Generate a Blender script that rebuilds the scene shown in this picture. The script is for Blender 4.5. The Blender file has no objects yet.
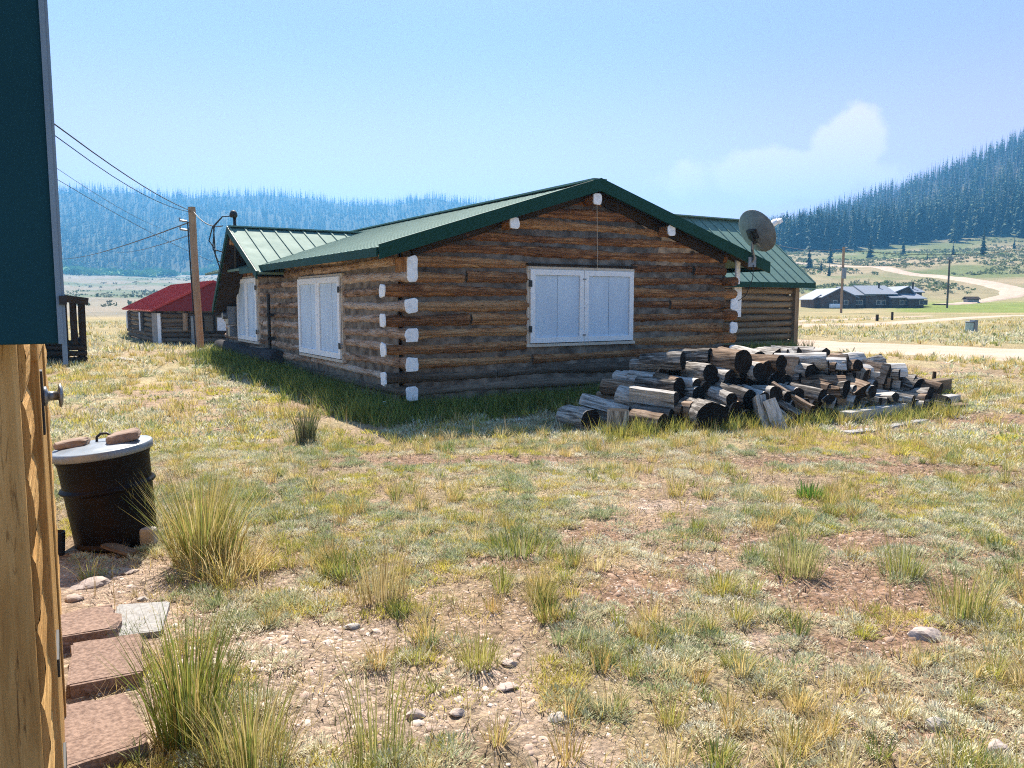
import bpy, bmesh, math, random
import numpy as np
from mathutils import Vector, Matrix

sc = bpy.context.scene
col = sc.collection
R = math.radians

# ---------------------------------------------------------------- camera
F = 790.0
PITCH = math.atan(82 / F)
CAM = Vector((0, 0, 1.6))
cd = bpy.data.cameras.new('camera')
cam = bpy.data.objects.new('camera', cd); col.objects.link(cam)
cam.location = CAM
cam.rotation_euler = (math.pi / 2 - PITCH, 0, 0)
cd.sensor_fit = 'HORIZONTAL'; cd.sensor_width = 36; cd.lens = F * 36 / 1024
cd.clip_start = 0.05; cd.clip_end = 9000
sc.camera = cam

# ---------------------------------------------------------------- light
SUN_EL = R(51)
sunh = Vector((-0.25, 0.97, 0)).normalized()
SUND = (sunh * math.cos(SUN_EL) + Vector((0, 0, math.sin(SUN_EL)))).normalized()
ld = bpy.data.lights.new('sun', 'SUN'); ld.energy = 5.0; ld.angle = R(0.6); ld.color = (1.0, 0.93, 0.82)
lo = bpy.data.objects.new('sun', ld); col.objects.link(lo)
lo.rotation_euler = SUND.to_track_quat('Z', 'Y').to_euler()
lo.location = (0, 0, 50)

w = bpy.data.worlds.new('World'); sc.world = w; w.use_nodes = True
nt = w.node_tree; nt.nodes.clear()
out = nt.nodes.new('ShaderNodeOutputWorld'); bg = nt.nodes.new('ShaderNodeBackground')
sky = nt.nodes.new('ShaderNodeTexSky'); sky.sky_type = 'NISHITA'; sky.sun_disc = False
sky.sun_elevation = SUN_EL; sky.sun_rotation = math.atan2(SUND.x, SUND.y)
sky.altitude = 2600; sky.air_density = 1.0; sky.dust_density = 1.2; sky.ozone_density = 1.5
bg.inputs['Strength'].default_value = 0.11
# a faint bank of fair-weather cloud low on the right, as part of the sky itself
tc = nt.nodes.new('ShaderNodeTexCoord')
def wn(t, **k):
    n = nt.nodes.new(t)
    for a, b in k.items(): setattr(n, a, b)
    return n
def wmath(op, a, b=None):
    n = wn('ShaderNodeMath', operation=op)
    for i, s in enumerate((a, b)):
        if s is None: continue
        if isinstance(s, (int, float)): n.inputs[i].default_value = s
        else: nt.links.new(s, n.inputs[i])
    return n.outputs[0]
sep = wn('ShaderNodeSeparateXYZ'); nt.links.new(tc.outputs['Generated'], sep.inputs[0])
az = wmath('DIVIDE', sep.outputs[0], sep.outputs[1])
el = wmath('DIVIDE', sep.outputs[2], sep.outputs[1])
cmb = wn('ShaderNodeCombineXYZ'); nt.links.new(az, cmb.inputs[0]); nt.links.new(el, cmb.inputs[1])
cn = wn('ShaderNodeTexNoise'); cn.inputs['Scale'].default_value = 11; cn.inputs['Detail'].default_value = 7
cn.inputs['Roughness'].default_value = 0.55
nt.links.new(cmb.outputs[0], cn.inputs['Vector'])
def blob(a0, e0, ra, re):
    da = wmath('DIVIDE', wmath('SUBTRACT', az, a0), ra); de = wmath('DIVIDE', wmath('SUBTRACT', el, e0), re)
    return wmath('SUBTRACT', 1.0, wmath('SQRT', wmath('ADD', wmath('MULTIPLY', da, da), wmath('MULTIPLY', de, de))))
b1 = blob(0.415, 0.198, 0.06, 0.045)
b2 = blob(0.34, 0.155, 0.16, 0.04)
bm_ = wmath('MAXIMUM', b1, b2)
mr = wn('ShaderNodeMapRange', interpolation_type='SMOOTHSTEP')
nt.links.new(wmath('ADD', bm_, wmath('MULTIPLY', wmath('SUBTRACT', cn.outputs[0], 0.5), 1.6)), mr.inputs[0])
mr.inputs[1].default_value = 0.05; mr.inputs[2].default_value = 0.34
front = wmath('GREATER_THAN', sep.outputs[1], 0.0)
# thin wildfire smoke high in the air: whitens the half of the sky around the sun, most of all towards the horizon
gr_ = wn('ShaderNodeMapRange', interpolation_type='SMOOTHSTEP'); nt.links.new(sep.outputs[2], gr_.inputs[0])
gr_.inputs[1].default_value = 0.03; gr_.inputs[2].default_value = 0.33
vc = wn('ShaderNodeMix', data_type='RGBA'); nt.links.new(gr_.outputs[0], vc.inputs[0])
vc.inputs[6].default_value = (5.3, 2.62, 2.15, 1); vc.inputs[7].default_value = (1.74, 1.52, 1.74, 1)
vn_ = wn('ShaderNodeTexNoise'); vn_.inputs['Scale'].default_value = 2.2; vn_.inputs['Detail'].default_value = 4; nt.links.new(tc.outputs['Generated'], vn_.inputs['Vector'])
fs = wn('ShaderNodeMapRange', interpolation_type='SMOOTHSTEP'); nt.links.new(sep.outputs[1], fs.inputs[0])
fs.inputs[1].default_value = 0.1; fs.inputs[2].default_value = 0.75; fs.inputs[4].default_value = 1.0
vf = wmath('MULTIPLY', fs.outputs[0], wmath('ADD', 0.68, wmath('MULTIPLY', vn_.outputs[0], 0.3)))
vm = wn('ShaderNodeMix', data_type='RGBA'); nt.links.new(vf, vm.inputs[0])
nt.links.new(sky.outputs[0], vm.inputs[6]); nt.links.new(vc.outputs[2], vm.inputs[7])
cf = wmath('MULTIPLY', wmath('MULTIPLY', mr.outputs[0], front), 0.95)
mx = wn('ShaderNodeMix', data_type='RGBA')
nt.links.new(cf, mx.inputs[0]); nt.links.new(vm.outputs[2], mx.inputs[6])
mx.inputs[7].default_value = (4.6, 3.4, 3.3, 1)
nt.links.new(mx.outputs[2], bg.inputs['Color']); nt.links.new(bg.outputs[0], out.inputs[0])

sc.view_settings.view_transform = 'Standard'; sc.view_settings.look = 'None'
sc.view_settings.gamma = 1.0; sc.view_settings.use_curve_mapping = False
sc.view_settings.exposure = 1.4
sc.render.engine = 'CYCLES'
sc.cycles.use_denoising = False
sc.cycles.max_bounces = 6; sc.cycles.transparent_max_bounces = 6
sc.cycles.volume_bounces = 0
sc.cycles.filter_width = 1.1

# ---------------------------------------------------------------- helpers
random.seed(11); rng = np.random.default_rng(7)
cp, sp_ = math.cos(PITCH), math.sin(PITCH)
def ray(px, py):
    x = (px - 512) / F; y = (384 - py) / F
    return Vector((x, cp + y * sp_, y * cp - sp_))
def at(px, py, Y):
    d = ray(px, py); return CAM + d * (Y / d.y)

def hsh(ix, iy, s):
    n = (ix.astype(np.int64) * 374761393 + iy.astype(np.int64) * 668265263 + s * 2246822519) & 0x7fffffff
    n = ((n ^ (n >> 13)) * 1274126177) & 0x7fffffff
    return ((n ^ (n >> 16)) & 0xffffff) / float(0xffffff)
def vn(x, y, s=0):
    x = np.asarray(x, float); y = np.asarray(y, float)
    ix = np.floor(x); iy = np.floor(y); fx = x - ix; fy = y - iy
    fx = fx * fx * (3 - 2 * fx); fy = fy * fy * (3 - 2 * fy)
    a = hsh(ix, iy, s); b = hsh(ix + 1, iy, s); c = hsh(ix, iy + 1, s); d = hsh(ix + 1, iy + 1, s)
    return (a * (1 - fx) + b * fx) * (1 - fy) + (c * (1 - fx) + d * fx) * fy
def fbm(x, y, s=0, o=4):
    t = 0; a = 0.5; n = 0
    for i in range(o):
        t = t + a * vn(np.asarray(x) * 2 ** i, np.asarray(y) * 2 ** i, s + i * 17); n += a; a *= 0.5
    return t / n
def sstep(a, b, x):
    t = np.clip((np.asarray(x, float) - a) / (b - a), 0, 1); return t * t * (3 - 2 * t)

LP = np.array([(0,0),(10,0),(14,.06),(20,.2),(25,.15),(30,0),(60,-.05),(90,0),(200,1),(400,7),(900,29),(1100,80),(1300,135),(1470,172),(1600,176),(1900,150),(2500,110)])
RP = np.array([(0,0),(12,0),(20,.2),(26,.2),(45,.25),(110,.3),(140,.55),(180,2),(240,7),(300,13),(450,28),(620,75),(820,138),(900,142),(1050,130),(1400,100),(2500,80)])
def H(x, y):
    x = np.asarray(x, float); y = np.asarray(y, float)
    r = np.sqrt(x * x + y * y) + 1e-6
    a = np.where(y > 0.05 * r, x / np.maximum(y, 0.05 * r), np.sign(x) * 20)
    fL = np.interp(a, [-3, -1.2, -.57, -.4, -.18, -.05, .1, .3, .5, 3], [.2, .8, 1, 1.03, 1.05, 1.03, .9, .6, .4, .1])
    fR = np.interp(a, [-1, .0, .2, .34, .5, .645, .9, 1.6, 4], [.1, .2, .28, .36, .68, 1.0, 1.2, 1.1, .3])
    l = np.interp(r, LP[:, 0], LP[:, 1]); q = np.interp(r, RP[:, 0], RP[:, 1])
    l = np.where(l > 29, 29 + (l - 29) * fL, l); q = np.where(q > 28, 28 + (q - 28) * fR, q)
    wr = sstep(0.0, 0.26, a)
    z = l * (1 - wr) + q * wr
    back = sstep(0.05, 0.35, y / r)            # nothing but gentle ground behind the camera
    z = z * back
    z = z + (fbm(x * .9, y * .9, 3, 3) - .5) * .07 * sstep(0, 3, r) + (fbm(x * .03, y * .03, 9, 3) - .5) * 5.0 * sstep(120, 500, r) * back
    z = z + (fbm(x * .007, y * .007, 21, 3) - .5) * 30 * sstep(700, 1300, r) * back
    return z
def Hs(x, y): return float(H(np.array([x]), np.array([y]))[0])
def hit(px, py, rmax=1500):
    d = ray(px, py); d = d / d.y
    ys = np.concatenate([np.linspace(1.2, 60, 1200), np.geomspace(60, rmax, 1500)[1:]])
    zz = CAM.z + d.z * ys - H(d.x * ys, ys)
    k = np.argmax(zz < 0)
    if zz[k] >= 0: k = len(ys) - 1
    y0, y1 = ys[max(k - 1, 0)], ys[k]
    f = zz[max(k - 1, 0)] / (zz[max(k - 1, 0)] - zz[k] + 1e-9) if k > 0 else 0
    Y = y0 + (y1 - y0) * min(max(f, 0), 1)
    return Vector((d.x * Y, Y, Hs(d.x * Y, Y)))

# --- node helpers
def newmat(name):
    m = bpy.data.materials.new(name); m.use_nodes = True
    t = m.node_tree; b = t.nodes['Principled BSDF']
    return m, t, b
def N(t, typ, **k):
    n = t.nodes.new(typ)
    for a, b in k.items():
        if a.startswith('i_'): n.inputs[a[2:].replace('_', ' ')].default_value = b
        else: setattr(n, a, b)
    return n
def ramp(t, fac, stops):
    n = t.nodes.new('ShaderNodeValToRGB'); e = n.color_ramp.elements
    while len(e) < len(stops): e.new(0.5)
    for i, (p, c) in enumerate(stops):
        e[i].position = p; e[i].color = (*c, 1) if len(c) == 3 else c
    t.links.new(fac, n.inputs[0]); return n.outputs[0]
def mixc(t, fac, a, b, mode='MIX'):
    n = N(t, 'ShaderNodeMix', data_type='RGBA', blend_type=mode)
    for i, s in ((0, fac), (6, a), (7, b)):
        if isinstance(s, (int, float)): n.inputs[i].default_value = s
        elif isinstance(s, tuple): n.inputs[i].default_value = (*s, 1)
        else: t.links.new(s, n.inputs[i])
    return n.outputs[2]
def mth(t, op, a, b=None):
    n = N(t, 'ShaderNodeMath', operation=op)
    for i, s in enumerate((a, b)):
        if s is None: continue
        if isinstance(s, (int, float)): n.inputs[i].default_value = s
        else: t.links.new(s, n.inputs[i])
    return n.outputs[0]
def vecs(t, src, scale, rot=(0, 0, 0), loc=(0, 0, 0)):
    n = N(t, 'ShaderNodeMapping'); n.inputs['Scale'].default_value = scale
    n.inputs['Rotation'].default_value = rot; n.inputs['Location'].default_value = loc
    t.links.new(src, n.inputs[0]); return n.outputs[0]
def noise(t, v, scale, detail=4, rough=.55, dist=0):
    n = N(t, 'ShaderNodeTexNoise'); n.inputs['Scale'].default_value = scale; n.inputs['Detail'].default_value = detail
    n.inputs['Roughness'].default_value = rough; n.inputs['Distortion'].default_value = dist
    if v is not None: t.links.new(v, n.inputs['Vector'])
    return n.outputs[0]
def bump(t, b, h, strength=.4, dist=.02):
    n = N(t, 'ShaderNodeBump'); n.inputs['Strength'].default_value = strength; n.inputs['Distance'].default_value = dist
    t.links.new(h, n.inputs['Height']); t.links.new(n.outputs[0], b.inputs['Normal'])

def wood_lc(name, stops, dark=(.02, .014, .01), stretch=(1.3, 16, 1), rough=.85, crack=.5, bstr=.5, patch=.7):
    """weathered log: grain runs along the first component of the 'lc' attribute"""
    m, t, b = newmat(name)
    at_ = N(t, 'ShaderNodeAttribute', attribute_name='lc'); v = at_.outputs['Vector']
    g = noise(t, vecs(t, v, stretch), 3.0, 6, .65, .6)
    p = noise(t, vecs(t, v, (1.0, 3, 1)), 1.6, 3, .6)
    s = N(t, 'ShaderNodeSeparateXYZ'); t.links.new(v, s.inputs[0])
    wn_ = N(t, 'ShaderNodeTexWhiteNoise', noise_dimensions='1D'); t.links.new(s.outputs[2], wn_.inputs['W'])
    f = mth(t, 'ADD', mth(t, 'MULTIPLY', g, .55), mth(t, 'MULTIPLY', p, patch * .5))
    f = mth(t, 'ADD', f, mth(t, 'MULTIPLY', mth(t, 'SUBTRACT', wn_.outputs[0], .5), .22))
    c = ramp(t, f, stops)
    ck = noise(t, vecs(t, v, (2.2, 30, 1)), 2.2, 5, .7, 1.2)
    cm = N(t, 'ShaderNodeMapRange'); t.links.new(ck, cm.inputs[0]); cm.inputs[1].default_value = .60; cm.inputs[2].default_value = .68
    c = mixc(t, mth(t, 'MULTIPLY', cm.outputs[0], crack), c, dark)
    t.links.new(c, b.inputs['Base Color']); b.inputs['Roughness'].default_value = rough
    b.inputs['Specular IOR Level'].default_value = .08
    bump(t, b, mth(t, 'SUBTRACT', g, mth(t, 'MULTIPLY', cm.outputs[0], .5)), bstr, .03)
    return m
def plain(name, c1, c2=None, scale=6, rough=.7, metal=0, bstr=0, spec=.4, stretch=(1, 1, 1), lo_=.35, hi_=.65):
    m, t, b = newmat(name)
    if c2 is None: c2 = tuple(x * .82 for x in c1)
    tcn = N(t, 'ShaderNodeTexCoord')
    n = noise(t, vecs(t, tcn.outputs['Object'], stretch), scale, 5, .6)
    t.links.new(ramp(t, n, [(lo_, c1), (hi_, c2)]), b.inputs['Base Color'])
    b.inputs['Roughness'].default_value = rough; b.inputs['Metallic'].default_value = metal
    b.inputs['Specular IOR Level'].default_value = spec
    if bstr: bump(t, b, n, bstr, .01)
    return m

# --- mesh builder
class MB:
    def __init__(s): s.v = []; s.f = []; s.lc = []; s.mi = []
    def add(s, vs, fs, lc=None, mi=0):
        o = len(s.v); s.v += [tuple(p) for p in vs]
        s.lc += list(lc) if lc is not None else [tuple(p) for p in vs]
        for k, f in enumerate(fs):
            s.f.append(tuple(i + o for i in f)); s.mi.append(mi[k] if isinstance(mi, list) else mi)
    def box(s, a, b, M=None, mi=0, lc=None):
        x0, y0, z0 = a; x1, y1, z1 = b
        vs = [Vector(p) for p in ((x0,y0,z0),(x1,y0,z0),(x1,y1,z0),(x0,y1,z0),(x0,y0,z1),(x1,y0,z1),(x1,y1,z1),(x0,y1,z1))]
        if M is not None: vs = [M @ v for v in vs]
        s.add(vs, [(0,3,2,1),(4,5,6,7),(0,1,5,4),(1,2,6,5),(2,3,7,6),(3,0,4,7)], lc=lc, mi=mi)
    def beam(s, p0, p1, w_, h_, up=(0, 0, 1), mi=0, seed=None):
        """rectangular bar from p0 to p1, w_ wide (sideways) and h_ deep (along up)"""
        p0 = Vector(p0); p1 = Vector(p1); d = (p1 - p0); L = d.length; d.normalize()
        sd = d.cross(Vector(up)).normalized(); u = sd.cross(d).normalized()
        sd *= w_ / 2; u *= h_ / 2
        vs = []; lc = []; seed = random.random() * 50 if seed is None else seed
        for k, p in ((0, p0), (L, p1)):
            for (a, b) in ((-1,-1),(1,-1),(1,1),(-1,1)):
                vs.append(p + sd * a + u * b); lc.append((k + seed, a * w_ / 2 + b * h_ / 2, seed))
        s.add(vs, [(0,1,2,3),(7,6,5,4),(0,4,5,1),(1,5,6,2),(2,6,7,3),(3,7,4,0)], lc=lc, mi=mi)
    def tube(s, pts, r, n=8, mi=0, caps=True, rs=None):
        pts = [Vector(p) for p in pts]; vs = []; lc = []; seed = random.random() * 50
        L = 0; ref = None
        for i, p in enumerate(pts):
            d = (pts[min(i + 1, len(pts) - 1)] - pts[max(i - 1, 0)]).normalized()
            if ref is None:
                ref = d.cross(Vector((0, 0, 1)));
                if ref.length < .05: ref = d.cross(Vector((1, 0, 0)))
            sd = (ref - d * ref.dot(d)).normalized(); u = sd.cross(d); ref = sd
            if i: L += (p - pts[i - 1]).length
            rr = rs[i] if rs else r
            for k in range(n):
                a = 2 * math.pi * k / n
                vs.append(p + (sd * math.cos(a) + u * math.sin(a)) * rr); lc.append((L + seed, rr * a, seed))
        fs = []
        for i in range(len(pts) - 1):
            for k in range(n): fs.append((i*n+k, i*n+(k+1)%n, (i+1)*n+(k+1)%n, (i+1)*n+k))
        if caps: fs += [tuple(range(n))[::-1], tuple(range((len(pts)-1)*n, len(pts)*n))]
        s.add(vs, fs, lc=lc, mi=mi)
    def log(s, p0, p1, rw, rh, n=12, seg=.35, jit=.10, wob=.015, mi=0, mi_end=0, up=(0, 0, 1), seed=None):
        """a knotty log: rh along 'up', rw across; radius and axis wander"""
        p0 = Vector(p0); p1 = Vector(p1); d = p1 - p0; L = d.length; d.normalize()
        sd = d.cross(Vector(up)).normalized(); u = sd.cross(d).normalized()
        k = max(2, int(L / seg) + 1); seed = random.random() * 60 if seed is None else seed
        vs = []; lc = []; ph = random.random() * 9; lob = [random.uniform(-.06, .06) for _ in range(n)]
        tap = random.uniform(-.10, .10)
        for i in range(k):
            f = i / (k - 1); t_ = f * L
            jr = 1 + jit * (math.sin(t_ * 2.1 + ph) * .5 + random.uniform(-.5, .5)) + tap * (f - .5)
            c = p0 + d * t_ + u * (wob * math.sin(t_ * 1.3 + ph * 2)) + sd * (wob * .6 * math.sin(t_ * 1.7 + ph))
            for q in range(n):
                a = 2 * math.pi * q / n
                r_ = jr * (1 + lob[q] + random.uniform(-.03, .03))
                vs.append(c + sd * (math.cos(a) * rw * r_) + u * (math.sin(a) * rh * r_)); lc.append((t_ + seed * 3, a * (rw + rh) / 2, seed))
        fs = []; ms = []
        for i in range(k - 1):
            for q in range(n): fs.append((i*n+q, i*n+(q+1)%n, (i+1)*n+(q+1)%n, (i+1)*n+q)); ms.append(mi)
        s.add(vs, fs, lc=lc, mi=ms)
        for e, (i, rev) in enumerate(((0, True), (k - 1, False))):
            ring = [vs[i*n+q] for q in range(n)]; c = sum(ring, Vector()) / n
            vv = ring + [c]; ll = [(math.cos(q)*.1 + seed, math.sin(q)*.1, seed) for q in range(n)] + [(seed, 0, seed)]
            ff = [((q+1)%n, q, n) if rev else (q, (q+1)%n, n) for q in range(n)]
            s.add(vv, ff, lc=ll, mi=mi_end)
    def lathe(s, prof, n=32, M=None, mi=0):
        vs = []; fs = []
        for (r, z) in prof:
            for k in range(n):
                a = 2*math.pi*k/n; v = Vector((r*math.cos(a), r*math.sin(a), z)); vs.append(M @ v if M is not None else v)
        for i in range(len(prof)-1):
            for k in range(n): fs.append((i*n+k, i*n+(k+1)%n, (i+1)*n+(k+1)%n, (i+1)*n+k))
        s.add(vs, fs, mi=mi)
    def slab(s, poly, th, mi=0):
        """polygon extruded down along its own normal"""
        poly = [Vector(p) for p in poly]; nrm = (poly[1]-poly[0]).cross(poly[2]-poly[0]).normalized()
        if nrm.z < 0: poly = poly[::-1]; nrm = -nrm
        n = len(poly); low = [p - nrm*th for p in poly]
        s.add(poly + low, [tuple(range(n)), tuple(range(2*n-1, n-1, -1))] + [(k, n+k, n+(k+1)%n, (k+1)%n) for k in range(n)], mi=mi)
    def build(s, name, mats, parent=None, smooth=False, bevel=0, loc=None):
        me = bpy.data.meshes.new(name); me.from_pydata(s.v, [], s.f)
        mats = mats if isinstance(mats, (list, tuple)) else [mats]
        for m in mats: me.materials.append(m)
        if len(mats) > 1: me.polygons.foreach_set('material_index', s.mi)
        at_ = me.attributes.new('lc', 'FLOAT_VECTOR', 'POINT'); at_.data.foreach_set('vector', [c for p in s.lc for c in p])
        if smooth: me.polygons.foreach_set('use_smooth', [True]*len(me.polygons))
        me.update()
        o = bpy.data.objects.new(name, me); col.objects.link(o)
        if parent is not None: o.parent = parent
        if loc is not None: o.location = loc
        if bevel:
            b = o.modifiers.new('bevel', 'BEVEL'); b.width = bevel; b.segments = 2; b.limit_method = 'ANGLE'
        return o
def tag(o, label=None, cat=None, group=None, kind=None):
    if label: o['label'] = label
    if cat: o['category'] = cat
    if group: o['group'] = group
    if kind: o['kind'] = kind
    return o
def empty(name, loc, rz=0, label=None, cat=None, group=None):
    o = bpy.data.objects.new(name, None); col.objects.link(o); o.location = loc; o.rotation_euler = (0, 0, rz)
    o.empty_display_size = .2
    return tag(o, label, cat, group)
def bulk(name, V, counts, faces, mats, colors=None, smooth=False):
    """one mesh from numpy arrays: V (n,3), face corner counts, flat corner indices"""
    me = bpy.data.meshes.new(name); me.vertices.add(len(V)); me.vertices.foreach_set('co', np.ascontiguousarray(V, np.float32).ravel())
    me.loops.add(len(faces)); me.loops.foreach_set('vertex_index', np.ascontiguousarray(faces, np.int32))
    me.polygons.add(len(counts)); st = np.concatenate([[0], np.cumsum(counts)[:-1]]).astype(np.int32)
    me.polygons.foreach_set('loop_start', st)
    if colors is not None:
        a = me.attributes.new('tint', 'FLOAT_COLOR', 'POINT')
        c4 = np.concatenate([colors, np.ones((len(colors), 1))], 1).astype(np.float32); a.data.foreach_set('color', c4.ravel())
    if smooth: me.polygons.foreach_set('use_smooth', np.ones(len(counts), bool))
    for m in (mats if isinstance(mats, (list, tuple)) else [mats]): me.materials.append(m)
    me.update(calc_edges=True); me.validate()
    o = bpy.data.objects.new(name, me); col.objects.link(o); return o

# ---------------------------------------------------------------- ground cover layout shared by soil and plants
def P(px, py): p = hit(px, py); return p.x, p.y
bare = []     # (x, y, rx, ry, kind)  kind 0 pinkish gravel, 1 red soil
for (px, py, rx, ry, k) in [(868,588,.75,.42,1),(480,459,1.5,.30,1),(560,462,.9,.2,1),(950,472,1.0,.35,1),(770,462,.8,.28,1),(700,505,.9,.22,0),(600,535,.5,.2,1),
        (640,590,.35,.3,1),(905,635,.4,.16,1),(500,690,.28,.5,0),(330,700,.45,.35,0),(250,655,.4,.3,0),(330,640,.35,.25,0),(105,585,.5,.6,0),(90,640,.4,.5,0),(90,720,.4,.5,0),
        (860,540,.5,.2,1),(960,560,.35,.2,1),(560,740,.3,.25,0),(430,720,.25,.3,0),(750,540,.35,.18,1),(700,570,.4,.15,1),(300,590,.4,.12,0),(990,420,1.3,.5,1),(860,460,.8,.25,1),
        (940,740,.3,.14,1),(780,650,.25,.1,0),(520,560,.3,.14,1)]:
    x, y = P(px, py); bare.append((x, y, rx, ry, k))
def bareness(x, y):
    b0 = np.zeros_like(x); b1 = np.zeros_like(x)
    wx = x + (fbm(x * 3, y * 3, 50, 3) - .5) * .5; wy = y + (fbm(x * 3, y * 3, 60, 3) - .5) * .5
    for (cx, cy, rx, ry, k) in bare:
        d = np.sqrt(((wx - cx) / rx) ** 2 + ((wy - cy) / ry) ** 2); m = 1 - sstep(.6, 1.15, d)
        if k: b1 = np.maximum(b1, m)
        else: b0 = np.maximum(b0, m)
    return b0, b1
# the cabin's own axes
C0 = Vector((-1.57, 11.34, 0)); ROT = math.atan2(.525, .851)
dR = Vector((math.cos(ROT), math.sin(ROT), 0)); dL = Vector((-math.sin(ROT), math.cos(ROT), 0))
def cab(x, y):        # world -> cabin plan
    dx = x - C0.x; dy = y - C0.y
    return dx * dR.x + dy * dR.y, dx * dL.x + dy * dL.y

# ---------------------------------------------------------------- terrain
ang = np.unique(np.concatenate([np.linspace(-math.pi, -.75, 70), np.linspace(-.75, .75, 430), np.linspace(.75, math.pi, 70)]))[:-1]
rad = np.concatenate([np.linspace(.35, 2, 16), np.geomspace(2, 45, 330)[1:], np.geomspace(45, 2450, 260)[1:]])
A, RR = np.meshgrid(ang, rad); X = RR * np.sin(A); Y = RR * np.cos(A); Z = H(X, Y)
na, nr = len(ang), len(rad)
V = np.stack([X, Y, Z], -1).reshape(-1, 3)
V = np.concatenate([V, [[0, 0, Hs(0, 0)]]])
i0 = (np.arange(nr - 1)[:, None] * na + np.arange(na)[None, :]); i1 = np.arange(nr - 1)[:, None] * na + (np.arange(na)[None, :] + 1) % na
q = np.stack([i0, i1, i1 + na, i0 + na], -1).reshape(-1, 4)[:, ::-1]
tri = np.stack([np.arange(na), (np.arange(na) + 1) % na, np.full(na, na * nr)], -1)
faces = np.concatenate([q.ravel(), tri.ravel()]); counts = np.concatenate([np.full(len(q), 4), np.full(na, 3)])
x, y = V[:, 0], V[:, 1]; r = np.hypot(x, y); a = np.where(y > .05 * r, x / np.maximum(y, .05 * r), np.sign(x) * 20)
def L3(c): return np.array(c)[None, :]
def mixn(a_, b_, m): return a_ * (1 - m[:, None]) + b_ * m[:, None]
n1 = fbm(x * .8, y * .8, 1); n2 = fbm(x * .22, y * .22, 2); n3 = fbm(x * .02, y * .02, 4); n4 = fbm(x * 2.6, y * 2.6, 6)
c = mixn(L3((.43, .32, .22)), L3((.46, .385, .23)), sstep(.4, .6, n1))
c = mixn(c, L3((.41, .295, .21)), sstep(.55, .68, n2) * .8 * (1 - sstep(25, 40, r)))
b0, b1 = bareness(x, y)
c = mixn(c, L3((.53, .41, .32)), b0 * .9); c = mixn(c, L3((.34, .215, .145)), b1 * .9)
far = sstep(14, 40, r)
straw = mixn(L3((.40, .33, .185)), L3((.31, .28, .15)), sstep(.35, .65, fbm(x * .12, y * .12, 8)))
c = mixn(c, straw, far)
wr = sstep(0.0, .25, a)
sageL = mixn(L3((.26, .24, .19)), L3((.15, .19, .12)), sstep(.45, .62, fbm(x * .018, y * .03, 31)))
sageL = mixn(sageL, L3((.31, .275, .22)), sstep(.58, .68, fbm(x * .03, y * .012, 33)) * .8)
slopeR = mixn(L3((.30, .26, .155)), L3((.16, .19, .075)), sstep(.42, .6, fbm(x * .03, y * .02, 35)))
slopeR = mixn(slopeR, L3((.36, .29, .19)), sstep(.6, .7, fbm(x * .025, y * .04, 37)) * .8)
c = mixn(c, sageL, sstep(85, 105, r) * (1 - wr)); c = mixn(c, slopeR, sstep(150, 190, r) * wr)
meadow = sstep(.46, .5, a) * sstep(105, 120, r) * (1 - sstep(150, 190, r)) * (.6 + .4 * n2)
c = mixn(c, L3((.17, .25, .045)), np.clip(meadow, 0, 1))
c = mixn(c, L3((.075, .08, .045)), sstep(840, 930, r) * (1 - wr)); c = mixn(c, L3((.09, .09, .055)), sstep(440, 520, r) * wr)
gm, t, b = newmat('dry ground')
ga = N(t, 'ShaderNodeAttribute', attribute_name='tint'); tcn = N(t, 'ShaderNodeTexCoord'); o_ = tcn.outputs['Object']
vo = N(t, 'ShaderNodeTexVoronoi', feature='F1'); vo.inputs['Scale'].default_value = 26; t.links.new(vecs(t, o_, (1, 1, .3)), vo.inputs['Vector'])
vo.inputs['Randomness'].default_value = 1
cs = N(t, 'ShaderNodeSeparateColor'); t.links.new(vo.outputs['Color'], cs.inputs[0])
peb = ramp(t, cs.outputs[0], [(0, (.60, .56, .53)), (.5, (.95, .9, .88)), (.8, (1.15, 1.08, 1.05)), (1, (1.45, 1.36, 1.3))])
fine = ramp(t, noise(t, o_, 45, 6, .7), [(.3, (.5, .47, .44)), (.5, (.95, .95, .95)), (.7, (1.35, 1.33, 1.3))])
mid = ramp(t, noise(t, o_, 3.2, 5, .6), [(.3, (.74, .72, .68)), (.5, (1, 1, 1)), (.7, (1.2, 1.18, 1.1))])
cc = mixc(t, 1.0, ga.outputs['Color'], fine, 'MULTIPLY'); cc = mixc(t, .6, cc, peb, 'MULTIPLY'); cc = mixc(t, 1.0, cc, mid, 'MULTIPLY')
big = ramp(t, noise(t, o_, .25, 6, .7), [(.3, (.72, .75, .7)), (.55, (1, 1, 1)), (.75, (1.2, 1.15, 1.05))])
cc = mixc(t, 1.0, cc, big, 'MULTIPLY')
t.links.new(cc, b.inputs['Base Color']); b.inputs['Roughness'].default_value = .95; b.inputs['Specular IOR Level'].default_value = .1
hh = mth(t, 'ADD', mth(t, 'MULTIPLY', vo.outputs['Distance'], -.8), noise(t, o_, 55, 6, .75))
bump(t, b, hh, .9, .035)
g = bulk('ground', V, counts, faces, gm, c, smooth=True); tag(g, kind='structure')

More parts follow.
